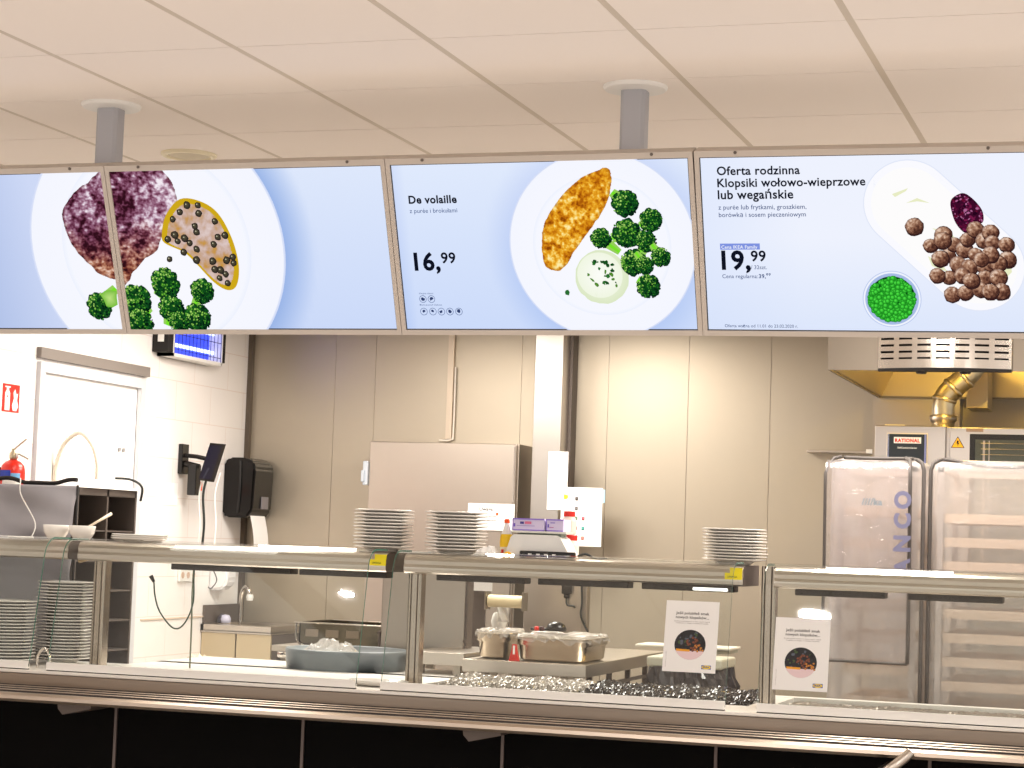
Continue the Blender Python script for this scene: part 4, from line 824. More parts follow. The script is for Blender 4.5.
# sink unit in the corner
SY = 12.0; a, b, c2 = (-5.868,12,0.903), (-5.411,12,0.905), (-5.399,12,0.668)
sx0, sx1, sz = XL + .002, b[0], a[2]
r = thing('hand_sink', 'stainless hand wash sink cabinet in the left back corner', 'sink', ((sx0 + sx1) / 2, SY + .3, 0))
BEI = mat('pale_steel_door', (206, 190, 160), .35, .8)
bm = nb(); box(bm, sx0, sx1, SY, SY + .55, sz - .05, sz - .035); box(bm, sx0, sx1, SY, SY + .12, sz - .04, sz); box(bm, sx0, sx1, SY + .53, SY + .55, sz - .04, sz); box(bm, sx0, sx0 + .02, SY, SY + .55, sz - .04, sz); box(bm, sx1 - .12, sx1, SY + .121, SY + .529, sz - .0395, sz); obj('basin_top', bm, STEEL, r)
for x0, x1 in ((sx0, (sx0 + sx1) / 2 - .002), ((sx0 + sx1) / 2 + .002, sx1)):
    obj('door', rbox(x0 + .002, x1 - .002, SY + .012, SY + .03, .12, sz - .052, .002), BEI, r)
obj('side_panel', rbox(sx1 - .02, sx1 - .001, SY + .031, SY + .55, 0, sz - .052), RACKM, r)
obj('side_panel', rbox(sx0, sx0 + .018, SY + .031, SY + .55, 0, sz - .052), STEELD, r)
obj('back_panel', rbox(sx0 + .02, sx1 - .021, SY + .53, SY + .548, 0, sz - .052), STEELD, r)
q = (-5.89,12.062,1.021); bm = nb(); box(bm, XL + .001, XL + .018, SY + .02, YB - .05, sz + .001, q[2], 0, .002); obj('splashback', bm, RACKM, r)
t0 = (-5.789,12.35,0.897); bm = nb(); x = t0[0]; tube(bm, smooth_path([(x, 12.35, sz - .035), (x, 12.35, sz + .12), (x + .012, 12.34, sz + .20), (x + .045, 12.32, sz + .235), (x + .075, 12.3, sz + .215), (x + .085, 12.3, sz + .18)]), .014, 12); obj('tap', bm, SHINY, r, True)
bm = nb(); lathe(bm, [(.02, -.02), (.024, 0), (.02, .02)], (x + .085, 12.3, sz + .17), 16); obj('tap_head', bm, WHITE, r)
q = (-5.903,12.2,0.921); bm = nb(); lathe(bm, [(.022, 0), (.034, .004), (.036, .03), (.025, .052), (0, .056)], (q[0] + .08, 12.2, sz + .001), 24); tag(obj('sponge_roll', bm, mat('pale_lilac', (206, 204, 226), .6), None, True), 'pale lilac roll resting on the rear edge of the sink', 'roll')
q = (-5.945,12.2,0.919); bm = nb(); lathe(bm, [(.03, 0), (.034, .01), (.03, .04), (.01, .06), (0, .06)], (XL + .055, 12.2, sz + .001), 16); tag(obj('dark_bottle_cap', bm, BLUE if 0 else mat('dark_blue_grey', (66, 62, 74), .5), None, True), 'small dark pot beside the lilac roll on the sink', 'pot')
# crumpled cloth low by the wall
q = (-4.974,10.1,0.762); crumple('wall_cloth', (q[0], 10.1, .75), .085, .07, .09, mat('cream_cloth', (240, 226, 206), .8), None, None, 8, 14); o = bpy.data.objects['wall_cloth']; tag(o, 'crumpled cream cloth on a low box beside the sink', 'cloth')
tag(obj('storage_box', rbox(q[0] - .13, q[0] + .12, 9.95, 10.25, 0, .75, .006), WHITE), 'plain white box under the crumpled cream cloth', 'box')

# ------------------------------------------------------------------ rack and grey cover at far left
a = (-4.947,8.7,1.68); RX1, RZ = a[0], a[2]; RX0 = XL + .02; RY0 = 8.70; RY1 = (-4.947,8.7,1.68)[1] * 0 + -RX1 * 1.8772
r = thing('dish_rack', 'dark metal compartment rack with open side and grey vinyl front at far left', 'rack', ((RX0 + RX1) / 2, (RY0 + RY1) / 2, 0))
t = .016; ym = (RY0 + RY1) / 2 + .0; bm = nb()
for y in (RY0, ym - t / 2, RY1 - t): box(bm, RX0, RX1, y, y + t, .04, RZ)
box(bm, RX0, RX1, RY0, RY1, RZ - .035, RZ); fr = obj('frame', bm, RACKM, r)
obj('back', rbox(RX1 - .42, RX1 - .40, RY0 + t, RY1 - t, .04, RZ - .036), RACKD, r)
for k in range(9):
    zz = RZ - .20 - k * .145
    if zz < .1: break
    for y0, y1 in ((RY0 + t, ym - t / 2), (ym + t / 2, RY1 - t)): obj('shelf', rbox(RX1 - .399, RX1 - .004, y0 + .0005, y1 - .0005, zz - .008, zz), RACKM, r)
for x in (RX0 + .06, RX1 - .06):
    for y in (RY0 + .06, RY1 - .06):
        bm = nb(); lathe(bm, [(.02, -.012), (.028, -.012), (.028, .012), (.02, .012)], (x, y, .028), 16, 0, 'y'); obj('castor', bm, BLACKM, r)
pz = RZ + .004
def fy(s, t): return RY0 - .034 + .012 * math.sin(s * 13 + t * 7) + .009 * math.sin(s * 5 - t * 17) + .006 * math.sin(t * 31 + s * 9)
bm = nb(); sheet(bm, RX0, RX1 + .002, CZ0 + .06, pz, fy, 50, 60, .004); vn = obj('vinyl_front', bm, FABR, r, True); vn['label'] = 'grey vinyl front sheet'
bm = nb(); pts = [(RX0 + (RX1 - RX0) * k / 30, RY0 - .01, pz + .010 + (.020 * max(0, math.sin((k - 15) / 15 * PI * 2.6)) if k > 15 else 0)) for k in range(31)]; tube(bm, smooth_path(pts, 3), .010, 8)
tube(bm, [(RX1 + .004, RY0 - .01, pz + .004), (RX1 + .004, RY0 - .01, .94)], .006, 8); obj('black_edging', bm, BLACKM, r, True)
crumple('white_cloth', (RX1 - .15, (RY0 + RY1) / 2 + .03, RZ), .17, .27, .045, PAPER, 'flat white cloth lying along the top of the dark rack', 'cloth', 4, 12)
bm = nb(); tube(bm, smooth_path([(RX1 - .10, RY1 - .05, RZ + .06), (RX1 - .03, RY1 - .01, RZ + .055), (RX1 + .02, RY1 + .01, RZ + .02), (RX1 + .015, RY1 + .012, RZ - .05)]), .006, 8); tag(obj('hanging_cable', bm, WIRE, None, True), 'short black cable curling over the right top corner of the rack', 'cable')
a = (-5.23,8.66,1.69); b = (-5.111,8.6,1.456); bm = nb(); tube(bm, smooth_path([(a[0] - .03, 8.70, pz + .03), (a[0], 8.655, pz + .018), (a[0] + .012, 8.645, pz - .05), (b[0] - .015, 8.63, b[2] + .05), (b[0], 8.58, SZ + .006)]), .003, 8); tube(bm, [(b[0] - .12, 8.57, SZ + .006), (b[0] + .01, 8.58, SZ + .006)], .005, 8); tag(obj('white_cable', bm, WIREW, None, True), 'thin white cord hanging over the grey vinyl to the shelf', 'cord')

# spray hose
pts = [(-5.863,10.1,1.305), (-5.887,10.1,1.733), (-5.881,10.1,1.843), (-5.838,10.1,1.949), (-5.748,10.1,2.005), (-5.67,10.1,1.941), (-5.634,10.1,1.848), (-5.629,10.1,1.761), (-5.623,10.1,1.532)]
r = thing('spray_hose', 'arched cream rinse spray hose rising in front of the white door', 'hose', (pts[0][0], 10.1, 0))
bm = nb(); tube(bm, smooth_path(pts, 9), .0105, 10, 0, True); obj('hose', bm, mat('hose_cream', (232, 224, 206), .4), r, True)
bm = nb(); tube(bm, [(pts[0][0], 10.1, 0), pts[0], (pts[1][0], 10.1, pts[1][2] - .02)], .017, 12); obj('riser', bm, STEEL, r)
bm = nb(); q = pts[-1]; tube(bm, [q, (q[0], 10.1, q[2] - .09)], [.013, .02], 12); obj('spray_head', bm, WHITE, r)

# looped cable hanging from the overshelf
pts = [(-4.265,8.6,1.36), (-4.272,8.6,1.292), (-4.27,8.6,1.164), (-4.311,8.6,1.067), (-4.365,8.6,1.047), (-4.435,8.6,1.116), (-4.464,8.6,1.188), (-4.473,8.6,1.252)]
r = thing('looped_cable', 'dark green cable hanging in a loop under the left overshelf', 'cable', pts[0]); bm = nb(); pts[0] = (pts[0][0], 8.6, 1.344); tube(bm, smooth_path(pts, 8), .0038, 8); obj('cord', bm, mat('cable_green', (40, 70, 52), .5), r, True)
a, b = pts[-1], (-4.49,8.6,1.279); bm = nb(); tube(bm, [a, b], [.007, .011], 8); obj('plug', bm, BLACK, r)
a, b = (-4.475,9,1.163), (-4.458,9,0.841); bm = nb(); tube(bm, smooth_path([((-4.279,8.61,1.346)[0], 8.61, 1.344), ((-4.286,8.62,1.177)[0], 8.62, 1.2), ((-4.282,8.62,0.995)[0], 8.62, 1.03), ((-4.282,8.62,0.905)[0], 8.62, .70)]), .004, 8); tag(obj('straight_cable', bm, mat('cable_olive', (120, 126, 104), .5), None, True), 'thin straight cable dropping beside the cable loop', 'cable')
p = (-4.192,8.6,1.308); bm = nb(); tube(bm, smooth_path([(p[0] - .01, 8.6, 1.344), (p[0] + .02, 8.6, 1.31), (p[0] + .035, 8.6, 1.27), (p[0] + .01, 8.6, 1.235), (p[0] - .005, 8.6, 1.24)]), .003, 8); tag(obj('thin_grey_wire', bm, mat('wire_grey', (120, 120, 124), .5), None, True), 'thin grey wire curling beside the white soap dispenser', 'wire')

# ------------------------------------------------------------------ in and behind the counter well
TC = (-3.741,9.18,0.954); 
r = thing('plate_lowerator', 'large round blue grey tub set in the counter', 'tub', (TC[0], 9.18, CZ0)); tx = TC[0]
R0 = ((-3.453,9.18,0.968)[0] - (-4.035,9.18,0.94)[0]) / 2; ztub = (-3.949,9.1,0.961)[2]
bm = nb(); lathe(bm, [(R0 * .97, CZ0 + .001), (R0, ztub - .02), (R0, ztub - .004), (R0 - .006, ztub), (R0 - .012, ztub - .004), (R0 - .02, ztub - .035), (0, ztub - .04)], (tx, 9.18, 0), 64); obj('tub', bm, GREYT, r, True)
for v_ob in (r,):
    pass
crumple('clear_bag', ((-3.791,9.1,0.978)[0], 9.1, ztub - .038), .125, .12, .085, WRAP, 'crumpled clear plastic bag lying on the round grey tub', 'bag', 6, 16)
q = (-3.196,8.21,0.894); bm = nb(); lathe(bm, [(.05, 0), (.10, .003), (.128, .016), (.13, .02), (.125, .021), (.1, .008), (0, .006)], (0, 0, 0), 48)
o = obj('white_platter', bm, CHINA, None, True); o.location = (q[0] - .0, 8.21, CZ0 + .0005); tag(o, 'white oval platter peeking out between two glass panes', 'platter'); o.scale = (1.0, .68, 1.2)

# deep steel pan on a stand, left of the steel box
a, b = (-4.232,9.7,1.05), (-3.792,9.7,1.045); bx0, bx1, bz = a[0], b[0] + .1, a[2] + .004; zlow = (-4.21,9.7,0.936)[2]
r = thing('steam_pan', 'deep stainless food pan with side cut-outs behind the grey tub', 'pan', ((bx0 + bx1) / 2, 9.9, zlow))
bm = nb(); y0, y1 = 9.7, 10.12; t = .006
prf = [(bx0, bz), (bx0 + .012, bz - .015), (bx0 + .015, zlow + .05), (bx0 + .05, zlow)]
for (xa_, xb_, ya_, yb_) in ((bx0 + .015, bx1 - .015, y0, y0 + t), (bx0 + .015, bx1 - .015, y1 - t, y1), (bx0 + .015, bx0 + .015 + t, y0, y1), (bx1 - .015 - t, bx1 - .015, y0, y1)): box(bm, xa_, xb_, ya_, yb_, zlow + .01, bz - .008)
box(bm, bx0 + .02, bx1 - .02, y0 + .004, y1 - .004, zlow, zlow + .01, 0, .003); obj('body', bm, mat('pan_steel', (120, 112, 98), .22, 1), r)
bm = nb(); box(bm, bx0 - .008, bx1 + .008, y0 - .02, y0 + t + .004, bz - .008, bz, 0, .003); box(bm, bx0 - .008, bx1 + .008, y1 - t, y1 + .02, bz - .008, bz, 0, .003); box(bm, bx0 - .008, bx0 + .02, y0, y1, bz - .008, bz); box(bm, bx1 - .02, bx1 + .008, y0, y1, bz - .008, bz); obj('rim', bm, SHINY, r)
for k in range(3):
    u = bx0 + .05 + k * .11; bm = nb(); box(bm, u, u + .07, y0 - .003, y0 - .0005, zlow + .045, bz - .035, 0, .001); obj('cut_out', bm, mat('cut_out_beige', (150, 136, 120), .5), r)
bm = nb()
for q in (.0, .012): tube(bm, smooth_path([(bx0 + .004, y0 - .012, bz - .004), (bx0 + .004, y0 - .012, zlow + .04), (bx0 + .03, y0 - .012, zlow + .006), (bx0 + .09, y0 - .012, zlow - .001)]), .005, 8)
obj('handle_wire', bm, SHINY, r, True)
zt_ = zlow - .001; r = thing('back_worktable', 'low steel worktable carrying the deep steel pan', 'table', ((bx0 + bx1) / 2, 9.75, 0))
obj('top', rbox(bx0 - .09, bx1 + .05, 9.6, 10.2, zt_ - .03, zt_, .003), STEEL, r)
for x in (bx0 - .06, bx1 + .02):
    for y in (9.7, 10.16): obj('leg', rbox(x - .018, x + .018, y - .018, y + .018, 0, zt_ - .03), STEELD, r)
obj('side_panel', rbox(bx0 - .085, bx0 - .081, 9.66, 10.14, .2, zt_ - .04), RACKM, r)
q = (-4.174,9.45,0.898); bm = nb(); tube(bm, [(q[0] - .05, 9.47, q[2]), (q[0] + .03, 9.47, q[2])], .016, 12); tube(bm, [(q[0], 9.47, q[2] - .04), (q[0], 9.47, q[2] + .035)], .01, 10); box(bm, q[0] + .01, q[0] + .05, 9.455, 9.485, q[2] - .03, q[2] + .02, 0, .005); box(bm, q[0] - .012, q[0] + .012, 9.47, 9.599, zt_ - .028, zt_ - .005); tag(obj('drain_valve', bm, SHINY, None, True), 'small chrome drain valve left of the grey tub', 'valve')

# upright steel box and bench
BZ = .95; a, b = (-3.722,9.56,0.94), (-3.29,9.56,0.937)
bx0, bx1 = a[0], b[0]; zb1 = (-3.513,9.56,0.943)[2]
r = thing('steel_holding_cabinet', 'plain stainless steel cabinet behind the second glass post', 'cabinet', ((bx0 + bx1) / 2, 9.6, zb1))
obj('body', rbox(bx0, bx1, 9.56, 9.66, zb1, 1.412, .004), mat('cabinet_steel', (176, 166, 156), .34, 1, bump=.06, bscale=2), r)
bm = nb(); box(bm, bx0 - .012, bx0 - .001, 9.56, 9.59, zb1 - .0, zb1 + .09); lathe(bm, [(.008, 0), (.008, -.012), (0, -.012)], (bx0 - .006, 9.56, zb1 + .08), 10, 0, 'y'); obj('hinge', bm, RACKM, r)
bm = nb(); box(bm, bx1 + .001, bx1 + .012, 9.57, 9.65, zb1, 1.41); lathe(bm, [(.009, 0), (.009, -.014), (0, -.014)], (bx1 + .006, 9.57, zb1 + .06), 10, 0, 'y'); obj('side_strip', bm, RACKM, r)
r = thing('cabinet_bench', 'steel bench shelf carrying the plain steel cabinet', 'bench', ((bx0 + bx1) / 2, 9.45, 0))
zl = (-3.25,9.12,0.911)[2]; mbx = (-3.133,9.12,0.94)[0]; zb1 = (-3.252,9.12,0.969)[2]
obj('top', rbox(tx + R0 + .03, mbx - .001, 9.12, 9.78, zl, zb1 - .0005, .002), STEEL, r)
for x in (tx + R0 + .08, mbx - .05):
    for y in (9.18, 9.72): obj('leg', rbox(x - .018, x + .018, y - .018, y + .018, 0, zl), STEELD, r)

MY = 9.06; a, b = (-3.093,9.06,0.95), (-2.531,9.06,0.951); mx0, mx1, mz = b[0] - (b[0] - a[0]), b[0], a[2]; mzl = (-2.793,9.06,0.892)[2]
r = thing('main_bench', 'wide stainless steel bench carrying the wrapped food pans', 'bench', ((mx0 + mx1) / 2, 9.8, 0))
obj('top', rbox(mbx + .012, mx1, MY, 10.65, mzl, mz, .003), STEEL, r)
for x in (mbx + .06, mx1 - .05):
    for y in (MY + .06, 10.55): obj('leg', rbox(x - .02, x + .02, y - .02, y + .02, 0, mzl), STEELD, r)
bm = nb()
for zq in (mzl - .05, mzl - .12): box(bm, mx1 - .05, mx1 - .03, MY + .1, 10.5, zq - .014, zq)
for k in range(4): box(bm, mx1 - .052, mx1 - .028, MY + .2 + k * .35, MY + .22 + k * .35, mzl - .17, mzl - .001)
obj('runner_rack', bm, RACKM, r)
obj('lower_shelf', rbox(mbx + .02, mx1 - .09, MY + .1, 10.5, .3, .32), STEELD, r)

def gn_pan(x0, x1, y0, y1, z0, h, label):
    r = thing('food_pan', label, 'pan', ((x0 + x1) / 2, (y0 + y1) / 2, z0), 'film covered food pans')
    bm = nb(); n = 5; rc = .05
    def rr(x0, x1, y0, y1, z, rc):
        o = []
        for cx_, cy_, a0 in ((x1 - rc, y1 - rc, 0), (x0 + rc, y1 - rc, PI / 2), (x0 + rc, y0 + rc, PI), (x1 - rc, y0 + rc, 1.5 * PI)):
            for k in range(n + 1): a = a0 + PI / 2 * k / n; o.append(bm.verts.new((cx_ + rc * math.cos(a), cy_ + rc * math.sin(a), z)))
        return o
    L = [rr(x0 + .03, x1 - .03, y0 + .03, y1 - .03, z0, .03), rr(x0 + .015, x1 - .015, y0 + .015, y1 - .015, z0 + .012, .04), rr(x0 + .008, x1 - .008, y0 + .008, y1 - .008, z0 + h * .65, .05), rr(x0 + .0, x1, y0, y1, z0 + h * .7, .05), rr(x0, x1, y0, y1, z0 + h * .97, .05), rr(x0 - .012, x1 + .012, y0 - .012, y1 + .012, z0 + h, .055), rr(x0 + .004, x1 - .004, y0 + .004, y1 - .004, z0 + h + .001, .05), rr(x0 + .01, x1 - .01, y0 + .01, y1 - .01, z0 + h * .5, .05)]
    for A_, B_ in zip(L, L[1:]):
        for k in range(len(A_)): bm.faces.new((A_[k], A_[(k + 1) % len(A_)], B_[(k + 1) % len(A_)], B_[k]))
    bm.faces.new(L[0][::-1]); bm.faces.new(L[-1]); obj('pan', bm, mat('pan_steel_light', (206, 196, 180), .25, 1), r, True)
    # film stretched over the rim with ragged hanging skirt
    bm = nb(); random.seed(int(abs(x0) * 50)); m = 60; T_ = []; per = []
    for k in range(m):
        a = 2 * PI * k / m; ca, sa = math.cos(a), math.sin(a); s = 1 / max(abs(ca), abs(sa)); s = min(s, 1.28)
        per.append(((x0 + x1) / 2 + (x1 - x0) / 2 * ca * s, (y0 + y1) / 2 + (y1 - y0) / 2 * sa * s))
    c0 = bm.verts.new(((x0 + x1) / 2, (y0 + y1) / 2, z0 + h + .012))
    R1 = [bm.verts.new((p[0] * .5 + (x0 + x1) / 4, p[1] * .5 + (y0 + y1) / 4, z0 + h + .012 + random.uniform(-.004, .012))) for p in per]
    R2 = [bm.verts.new((p[0], p[1] , z0 + h + .006 + random.uniform(0, .012))) for p in per]
    R3 = [bm.verts.new((p[0] + (p[0] - (x0 + x1) / 2) * .07 + random.uniform(-.004, .006), p[1] + (p[1] - (y0 + y1) / 2) * .07, z0 + h - random.uniform(.002, .03))) for p in per]
    for k in range(m):
        j = (k + 1) % m; bm.faces.new((c0, R1[k], R1[j])); bm.faces.new((R1[k], R2[k], R2[j], R1[j])); bm.faces.new((R2[k], R3[k], R3[j], R2[j]))
    obj('film_cover', bm, WRAP, r, False); return r
a, b, c = (-3.075,9.15,0.96), (-2.93,9.15,0.968), (-3.021,9.15,1.069); gn_pan((-3.095,9.15,0.959)[0], b[0], 9.14, 9.42, mz + .0005, c[2] - mz, 'left film covered steel food pan beside the steel cabinet')
a, b = (-2.891,9.15,0.97), (-2.552,9.15,0.986); gn_pan(a[0], b[0], 9.12, 9.55, mz + .0005, c[2] - mz - .01, 'right wider film covered steel food pan on the bench')
q = (-2.883,9.1,0.999); bm = nb(); x = q[0]; extr(bm, [(x - .024, mz + .0005), (x + .024, mz + .0005), (x + .012, mz + .05), (x + .009, mz + .075), (x - .009, mz + .075), (x - .012, mz + .05)][::-1], 'y', 9.09, 9.108); r = obj('door_wedge', bm, RED); tag(r, 'small red wedge shaped clip standing between the two film covered pans', 'clip')
bm = nb(); box(bm, x - .005, x + .005, 9.0885, 9.0895, mz + .03, mz + .07); obj('white_stripe', bm, WHITE, r)
q = (-2.747,9.3,1.081); zz = mz + .0005 + (c[2] - mz - .01) + .026
bm = nb(); x = q[0]
lathe(bm, [(.048, 0), (.048, .012), (.04, .03), (.02, .042), (0, .044)], (x, 9.3, zz), 28); box(bm, x - .12, x - .03, 9.28, 9.32, zz, zz + .012, 0, .004); tag(obj('black_lid', bm, BLACK, None, True), 'black domed lid with handle resting on the right food pan', 'lid')
for k, (xx, m_) in enumerate(((538, RED), (543, mat('dark_knob', (70, 30, 30), .4)))):
    q = {538: (-2.823,9.26,1.088), 543: (-2.799,9.26,1.089)}[xx]; bm = nb(); lathe(bm, [(.010, 0), (.013, .008), (.010, .02), (0, .022)], (q[0], 9.24, zz + .0), 14); tag(obj('knob', bm, m_, None, True), ('left', 'right')[k] + ' small dark reddish knob beside the black domed lid', 'knob')

# wall fittings between cabinet and socket
a, b = (-3.38,10.2,1.204), (-3.194,10.2,1.165); r = thing('film_roll_holder', 'cream roll in a holder with a clear bag hanging from it', 'roll holder', ((a[0] + b[0]) / 2, 10.2, b[2]))
ym = 10.2; zc_ = (a[2] + b[2]) / 2; bm = nb(); lathe(bm, [(0, a[0]), (.032, a[0]), (.032, b[0]), (0, b[0])], (0, ym, zc_), 24, 0, 'x'); obj('roll', bm, mat('roll_cream', (232, 216, 176), .5), r)
bm = nb()
for x in (a[0] - .012, b[0] + .004): box(bm, x, x + .008, ym - .04, ym + .04, zc_ - .045, zc_ + .05)
obj('end_plate', bm, STEELD, r)
bm = nb(); box(bm, a[0] - .1, a[0] - .014, ym - .01, ym + .0, 0, zc_ + .22); obj('backing', bm, RACKM, r)
bm = nb(); box(bm, a[0] - .07, a[0] + .03, ym - .045, ym - .041, zc_ + .05, zc_ + .20); obj('label', bm, PAPER, r)
bm = nb(); sheet(bm, a[0] + .055, a[0] + .12, mz + .13, zc_ - .03, lambda s, t: ym - .02 + .02 * math.sin(s * 9 + t * 5) * (1 - t * .6), 14, 20, .002); obj('bag', bm, WRAP, r, True)
q = (-3.337,10.2,1.077); bm = nb(); lathe(bm, [(0, -.05), (.03, -.045), (.042, 0), (.03, .045), (0, .05)], (q[0], 10.25, q[2]), 20); obj('pad', bm, WHITE, r, True)
a, b = (-3.42,10.9,1.312), (-3.055,10.9,0.974); 
r = thing('tall_steel_panel', 'flat steel panel standing behind the bench with a black socket', 'panel', ((a[0] + b[0]) / 2, 10.8, 0))
px0, px1 = (-3.378,10.8,1.178)[0], (-3.05,10.8,1.192)[0]
obj('sheet', rbox(px0, px1, 10.8, 10.84, 0, 1.42, .003), mat('panel_steel', (196, 186, 176), .34, 1, bump=.05, bscale=2), r)
obj('edge_post', rbox(px1 + .001, px1 + .03, 10.79, 10.85, 0, 1.42), STEELD, r)
p = (-3.136,10.78,1.253); bm = nb(); box(bm, p[0] - .022, p[0] + .03, 10.765, 10.799, p[2] - .032, p[2] + .03, 0, .005); box(bm, p[0] - .012, p[0] + .018, 10.775, 10.799, p[2] - .055, p[2] - .032, 0, .005); obj('socket', bm, BLACK, r)
q = (-3.08,10.77,1.148); bm = nb(); tube(bm, smooth_path([(p[0] + .003, 10.78, p[2] - .055), (p[0] + .01, 10.775, p[2] - .09), (q[0] - .01, 10.77, q[2] + .01), (q[0], 10.77, q[2])]), .005, 8); obj('cord', bm, WIRE, r, True)
pts = [(-3.057,10.77,1.299), (-3.042,10.77,1.193), (-3.045,10.77,1.107), (-3.003,10.77,1.023)]; bm = nb(); pts[0] = (pts[0][0], 10.77, 1.41); tube(bm, smooth_path([*pts]), .006, 8); obj('cord', bm, WIRE, r, True)

# ice bed in the counter well, one crumpled sheet nobody could count
def well(x0, x1, m, name, label, seed, h=.05):
    random.seed(seed); bm = nb(); nx, ny = int((x1 - x0) / .008), 50; g = []
    for i in range(nx + 1):
        row = []
        for j in range(ny + 1):
            row.append(bm.verts.new((x0 + (x1 - x0) * i / nx + random.uniform(-.003, .003), 8.33 + .56 * j / ny, CZ0 - .018 + h * (.45 + .3 * math.sin(i * .21 + j * .33) * math.sin(j * .5 - i * .09)) * random.random() ** .7 * (1 if i * .008 < .62 or name != 'crushed_ice' else .35))))
        g.append(row)
    for i in range(nx + 1):
        for j in range(ny + 1): g[i][j].co.z += (.034 if name != 'well_liner' else 0) * (j / ny) ** 1.5
    for i in range(nx):
        for j in range(ny): bm.faces.new((g[i][j], g[i + 1][j], g[i + 1][j + 1], g[i][j + 1]))
    o = obj(name, bm, m); tag(o, label, 'ice', kind='stuff')
ICE = mat('crushed_ice', (160, 153, 144), .25, .15)
well(-3.05, -2.42, ICE, 'crushed_ice', 'sparkling crushed ice bed in the middle counter well', 4, .036)
well(-2.41, -1.66, mat('dark_crumpled_film', (52, 48, 46), .12), 'crumpled_liner', 'dark crumpled plastic liner with glints in the middle well, below the first notice', 7, .036); bpy.data.objects['crumpled_liner']['category'] = 'liner'
well(-1.54, -.12, mat('dark_tray_steel', (150, 142, 132), .3, .8), 'well_liner', 'crumpled steel liner in the right counter well', 5, .012)
bpy.data.objects['well_liner']['category'] = 'liner'

# bin with black bag behind the notice
a, b = (-2.078,9.9,1.055), (-1.99,9.9,1.059); c = (-2.116,9.9,1.015)
r = thing('waste_bin', 'black bag lined bin with pale lid right of the first notice', 'bin', (c[0], 9.75, 0)); cxb = (-2.209,10.15,0.942)[0]; rz = (-2.057,10.15,0.93)[2]; rw = (-2.027,10.15,0.931)[0] - cxb
bm = nb(); box(bm, cxb - rw, cxb + rw, 9.62, 9.95, rz - .005, rz + .045, 0, .01); obj('rim', bm, mat('rim_sage', (196, 194, 176), .5), r)
bm = nb(); box(bm, cxb - rw * .9, cxb + rw * .9, 9.64, 9.93, .02, rz - .04, 0, .02); obj('bin_body', bm, mat('bin_grey', (92, 88, 86), .6), r)
random.seed(12); bm = nb(); m = 72; Ls = []
for lv in range(10):
    t = lv / 9; L_ = []
    for k in range(m):
        a_ = 2 * PI * k / m; s = min(1 / max(abs(math.cos(a_)), abs(math.sin(a_))), 1.25); e = 1.02 + .22 * math.sin(t * 2.6) + random.uniform(-.05, .05) + .05 * math.sin(k * 1.7 + lv)
        L_.append(bm.verts.new((cxb + rw * .95 * e * math.cos(a_) * s, 9.785 + .16 * e * math.sin(a_) * s, rz + .0 - t * .42)))
    Ls.append(L_)
for A_, B_ in zip(Ls, Ls[1:]):
    for k in range(m): bm.faces.new((A_[k], A_[(k + 1) % m], B_[(k + 1) % m], B_[k]))
obj('bin_bag', bm, mat('bag_black', (58, 54, 56), .22), r)
a, b = (-2.571,10.2,1.006), (-2.085,10.2,1.01); zt2 = a[2]; r = thing('pale_tray', 'pale flat tray standing across behind the first notice', 'tray', ((a[0] + b[0]) / 2, 10.2, zt2))
bm = nb(); box(bm, a[0], b[0], 10.1, 10.35, zt2 - .012, zt2, 0, .004); obj('tray', bm, mat('tray_cream', (222, 218, 204), .5), r)
bm = nb(); box(bm, b[0] - .1, b[0] - .01, 10.12, 10.33, rz + .046, zt2 - .0125, 0, .004); obj('stand', bm, mat('rim_sage2', (184, 184, 166), .5), r)

# ------------------------------------------------------------------ ovens and hood on the right
OY = 11.3; a, b, e = (-1.57,11.3,2.192), (-1.19,11.3,2.182), (-1.169,11.3,2.183); ox0, oxm, oz = a[0], b[0], a[2]; ox1 = ox0 + 1.0
r = thing('combi_oven', 'large steel combination oven with dark control screen under the hood', 'oven', ((ox0 + ox1) / 2, 11.7, 0))
OST = mat('oven_steel', (196, 190, 186), .32, 1, bump=.03, bscale=4)
obj('body', rbox(ox0, ox1, OY + .04, 12.1, .1, oz - .002, .006), OST, r)
cp = obj('control_panel', rbox(ox0, oxm, OY, OY + .038, .35, oz, .005), OST, r)
a, b = (-1.499,11.3,2.145), (-1.29,11.3,2.148); q = (-1.429,11.3,1.908); bm = nb(); z1, z0 = a[2], q[2]
box(bm, a[0] - .006, b[0] + .006, OY - .008, OY - .001, z0, z1 + .006, 0, .003); sf = obj('screen_frame', bm, mat('frame_beige', (216, 206, 190), .4), cp)
dx = b[0] - a[0]; A = Art((a[0], OY - .009, z1), (1, 0, 0), (0, 0, -1), (0, -1, 0), dx, z1 - z0); A.start(0); A.rect(0, 0, dx, z1 - z0, (24, 36, 50)); A.rect(.0, 0, .008, z1 - z0, (150, 160, 200)); A.rect(dx - .012, 0, dx - .002, z1 - z0, (120, 130, 190)); A.rect(dx * .16, .016, dx * .86, .05, (238, 240, 244))
scn = A.done('control_screen', cp, MPRINT); lettering('screen_lettering', A, [('RATIONAL', dx * .19, .043, dx * .64, .05)], (214, 44, 30), cp, .0006, m=MPRINT)
A2b = A; lettering('screen_small_lettering', A, [('SelfCookingCenter', dx * .26, .078, dx * .5, .02)], (226, 230, 236), cp, .0006, m=MPRINT)
dr = obj('door', rbox(oxm + .022, ox1, OY - .01, OY + .038, .35, oz - .004, .006), OST, r)
wy = OY - .012; a = (-1.062,11.29,2.152); b2 = (-0.977,11.29,1.801)
bm = nb(); wx0, wx1, wz1, wz0 = a[0], ox1 - .06, a[2], .7
box(bm, wx0, wx1, wy - .006, wy + .001, wz0, wz1, 0, .003); dw = obj('window_frame', bm, BLACK, r)
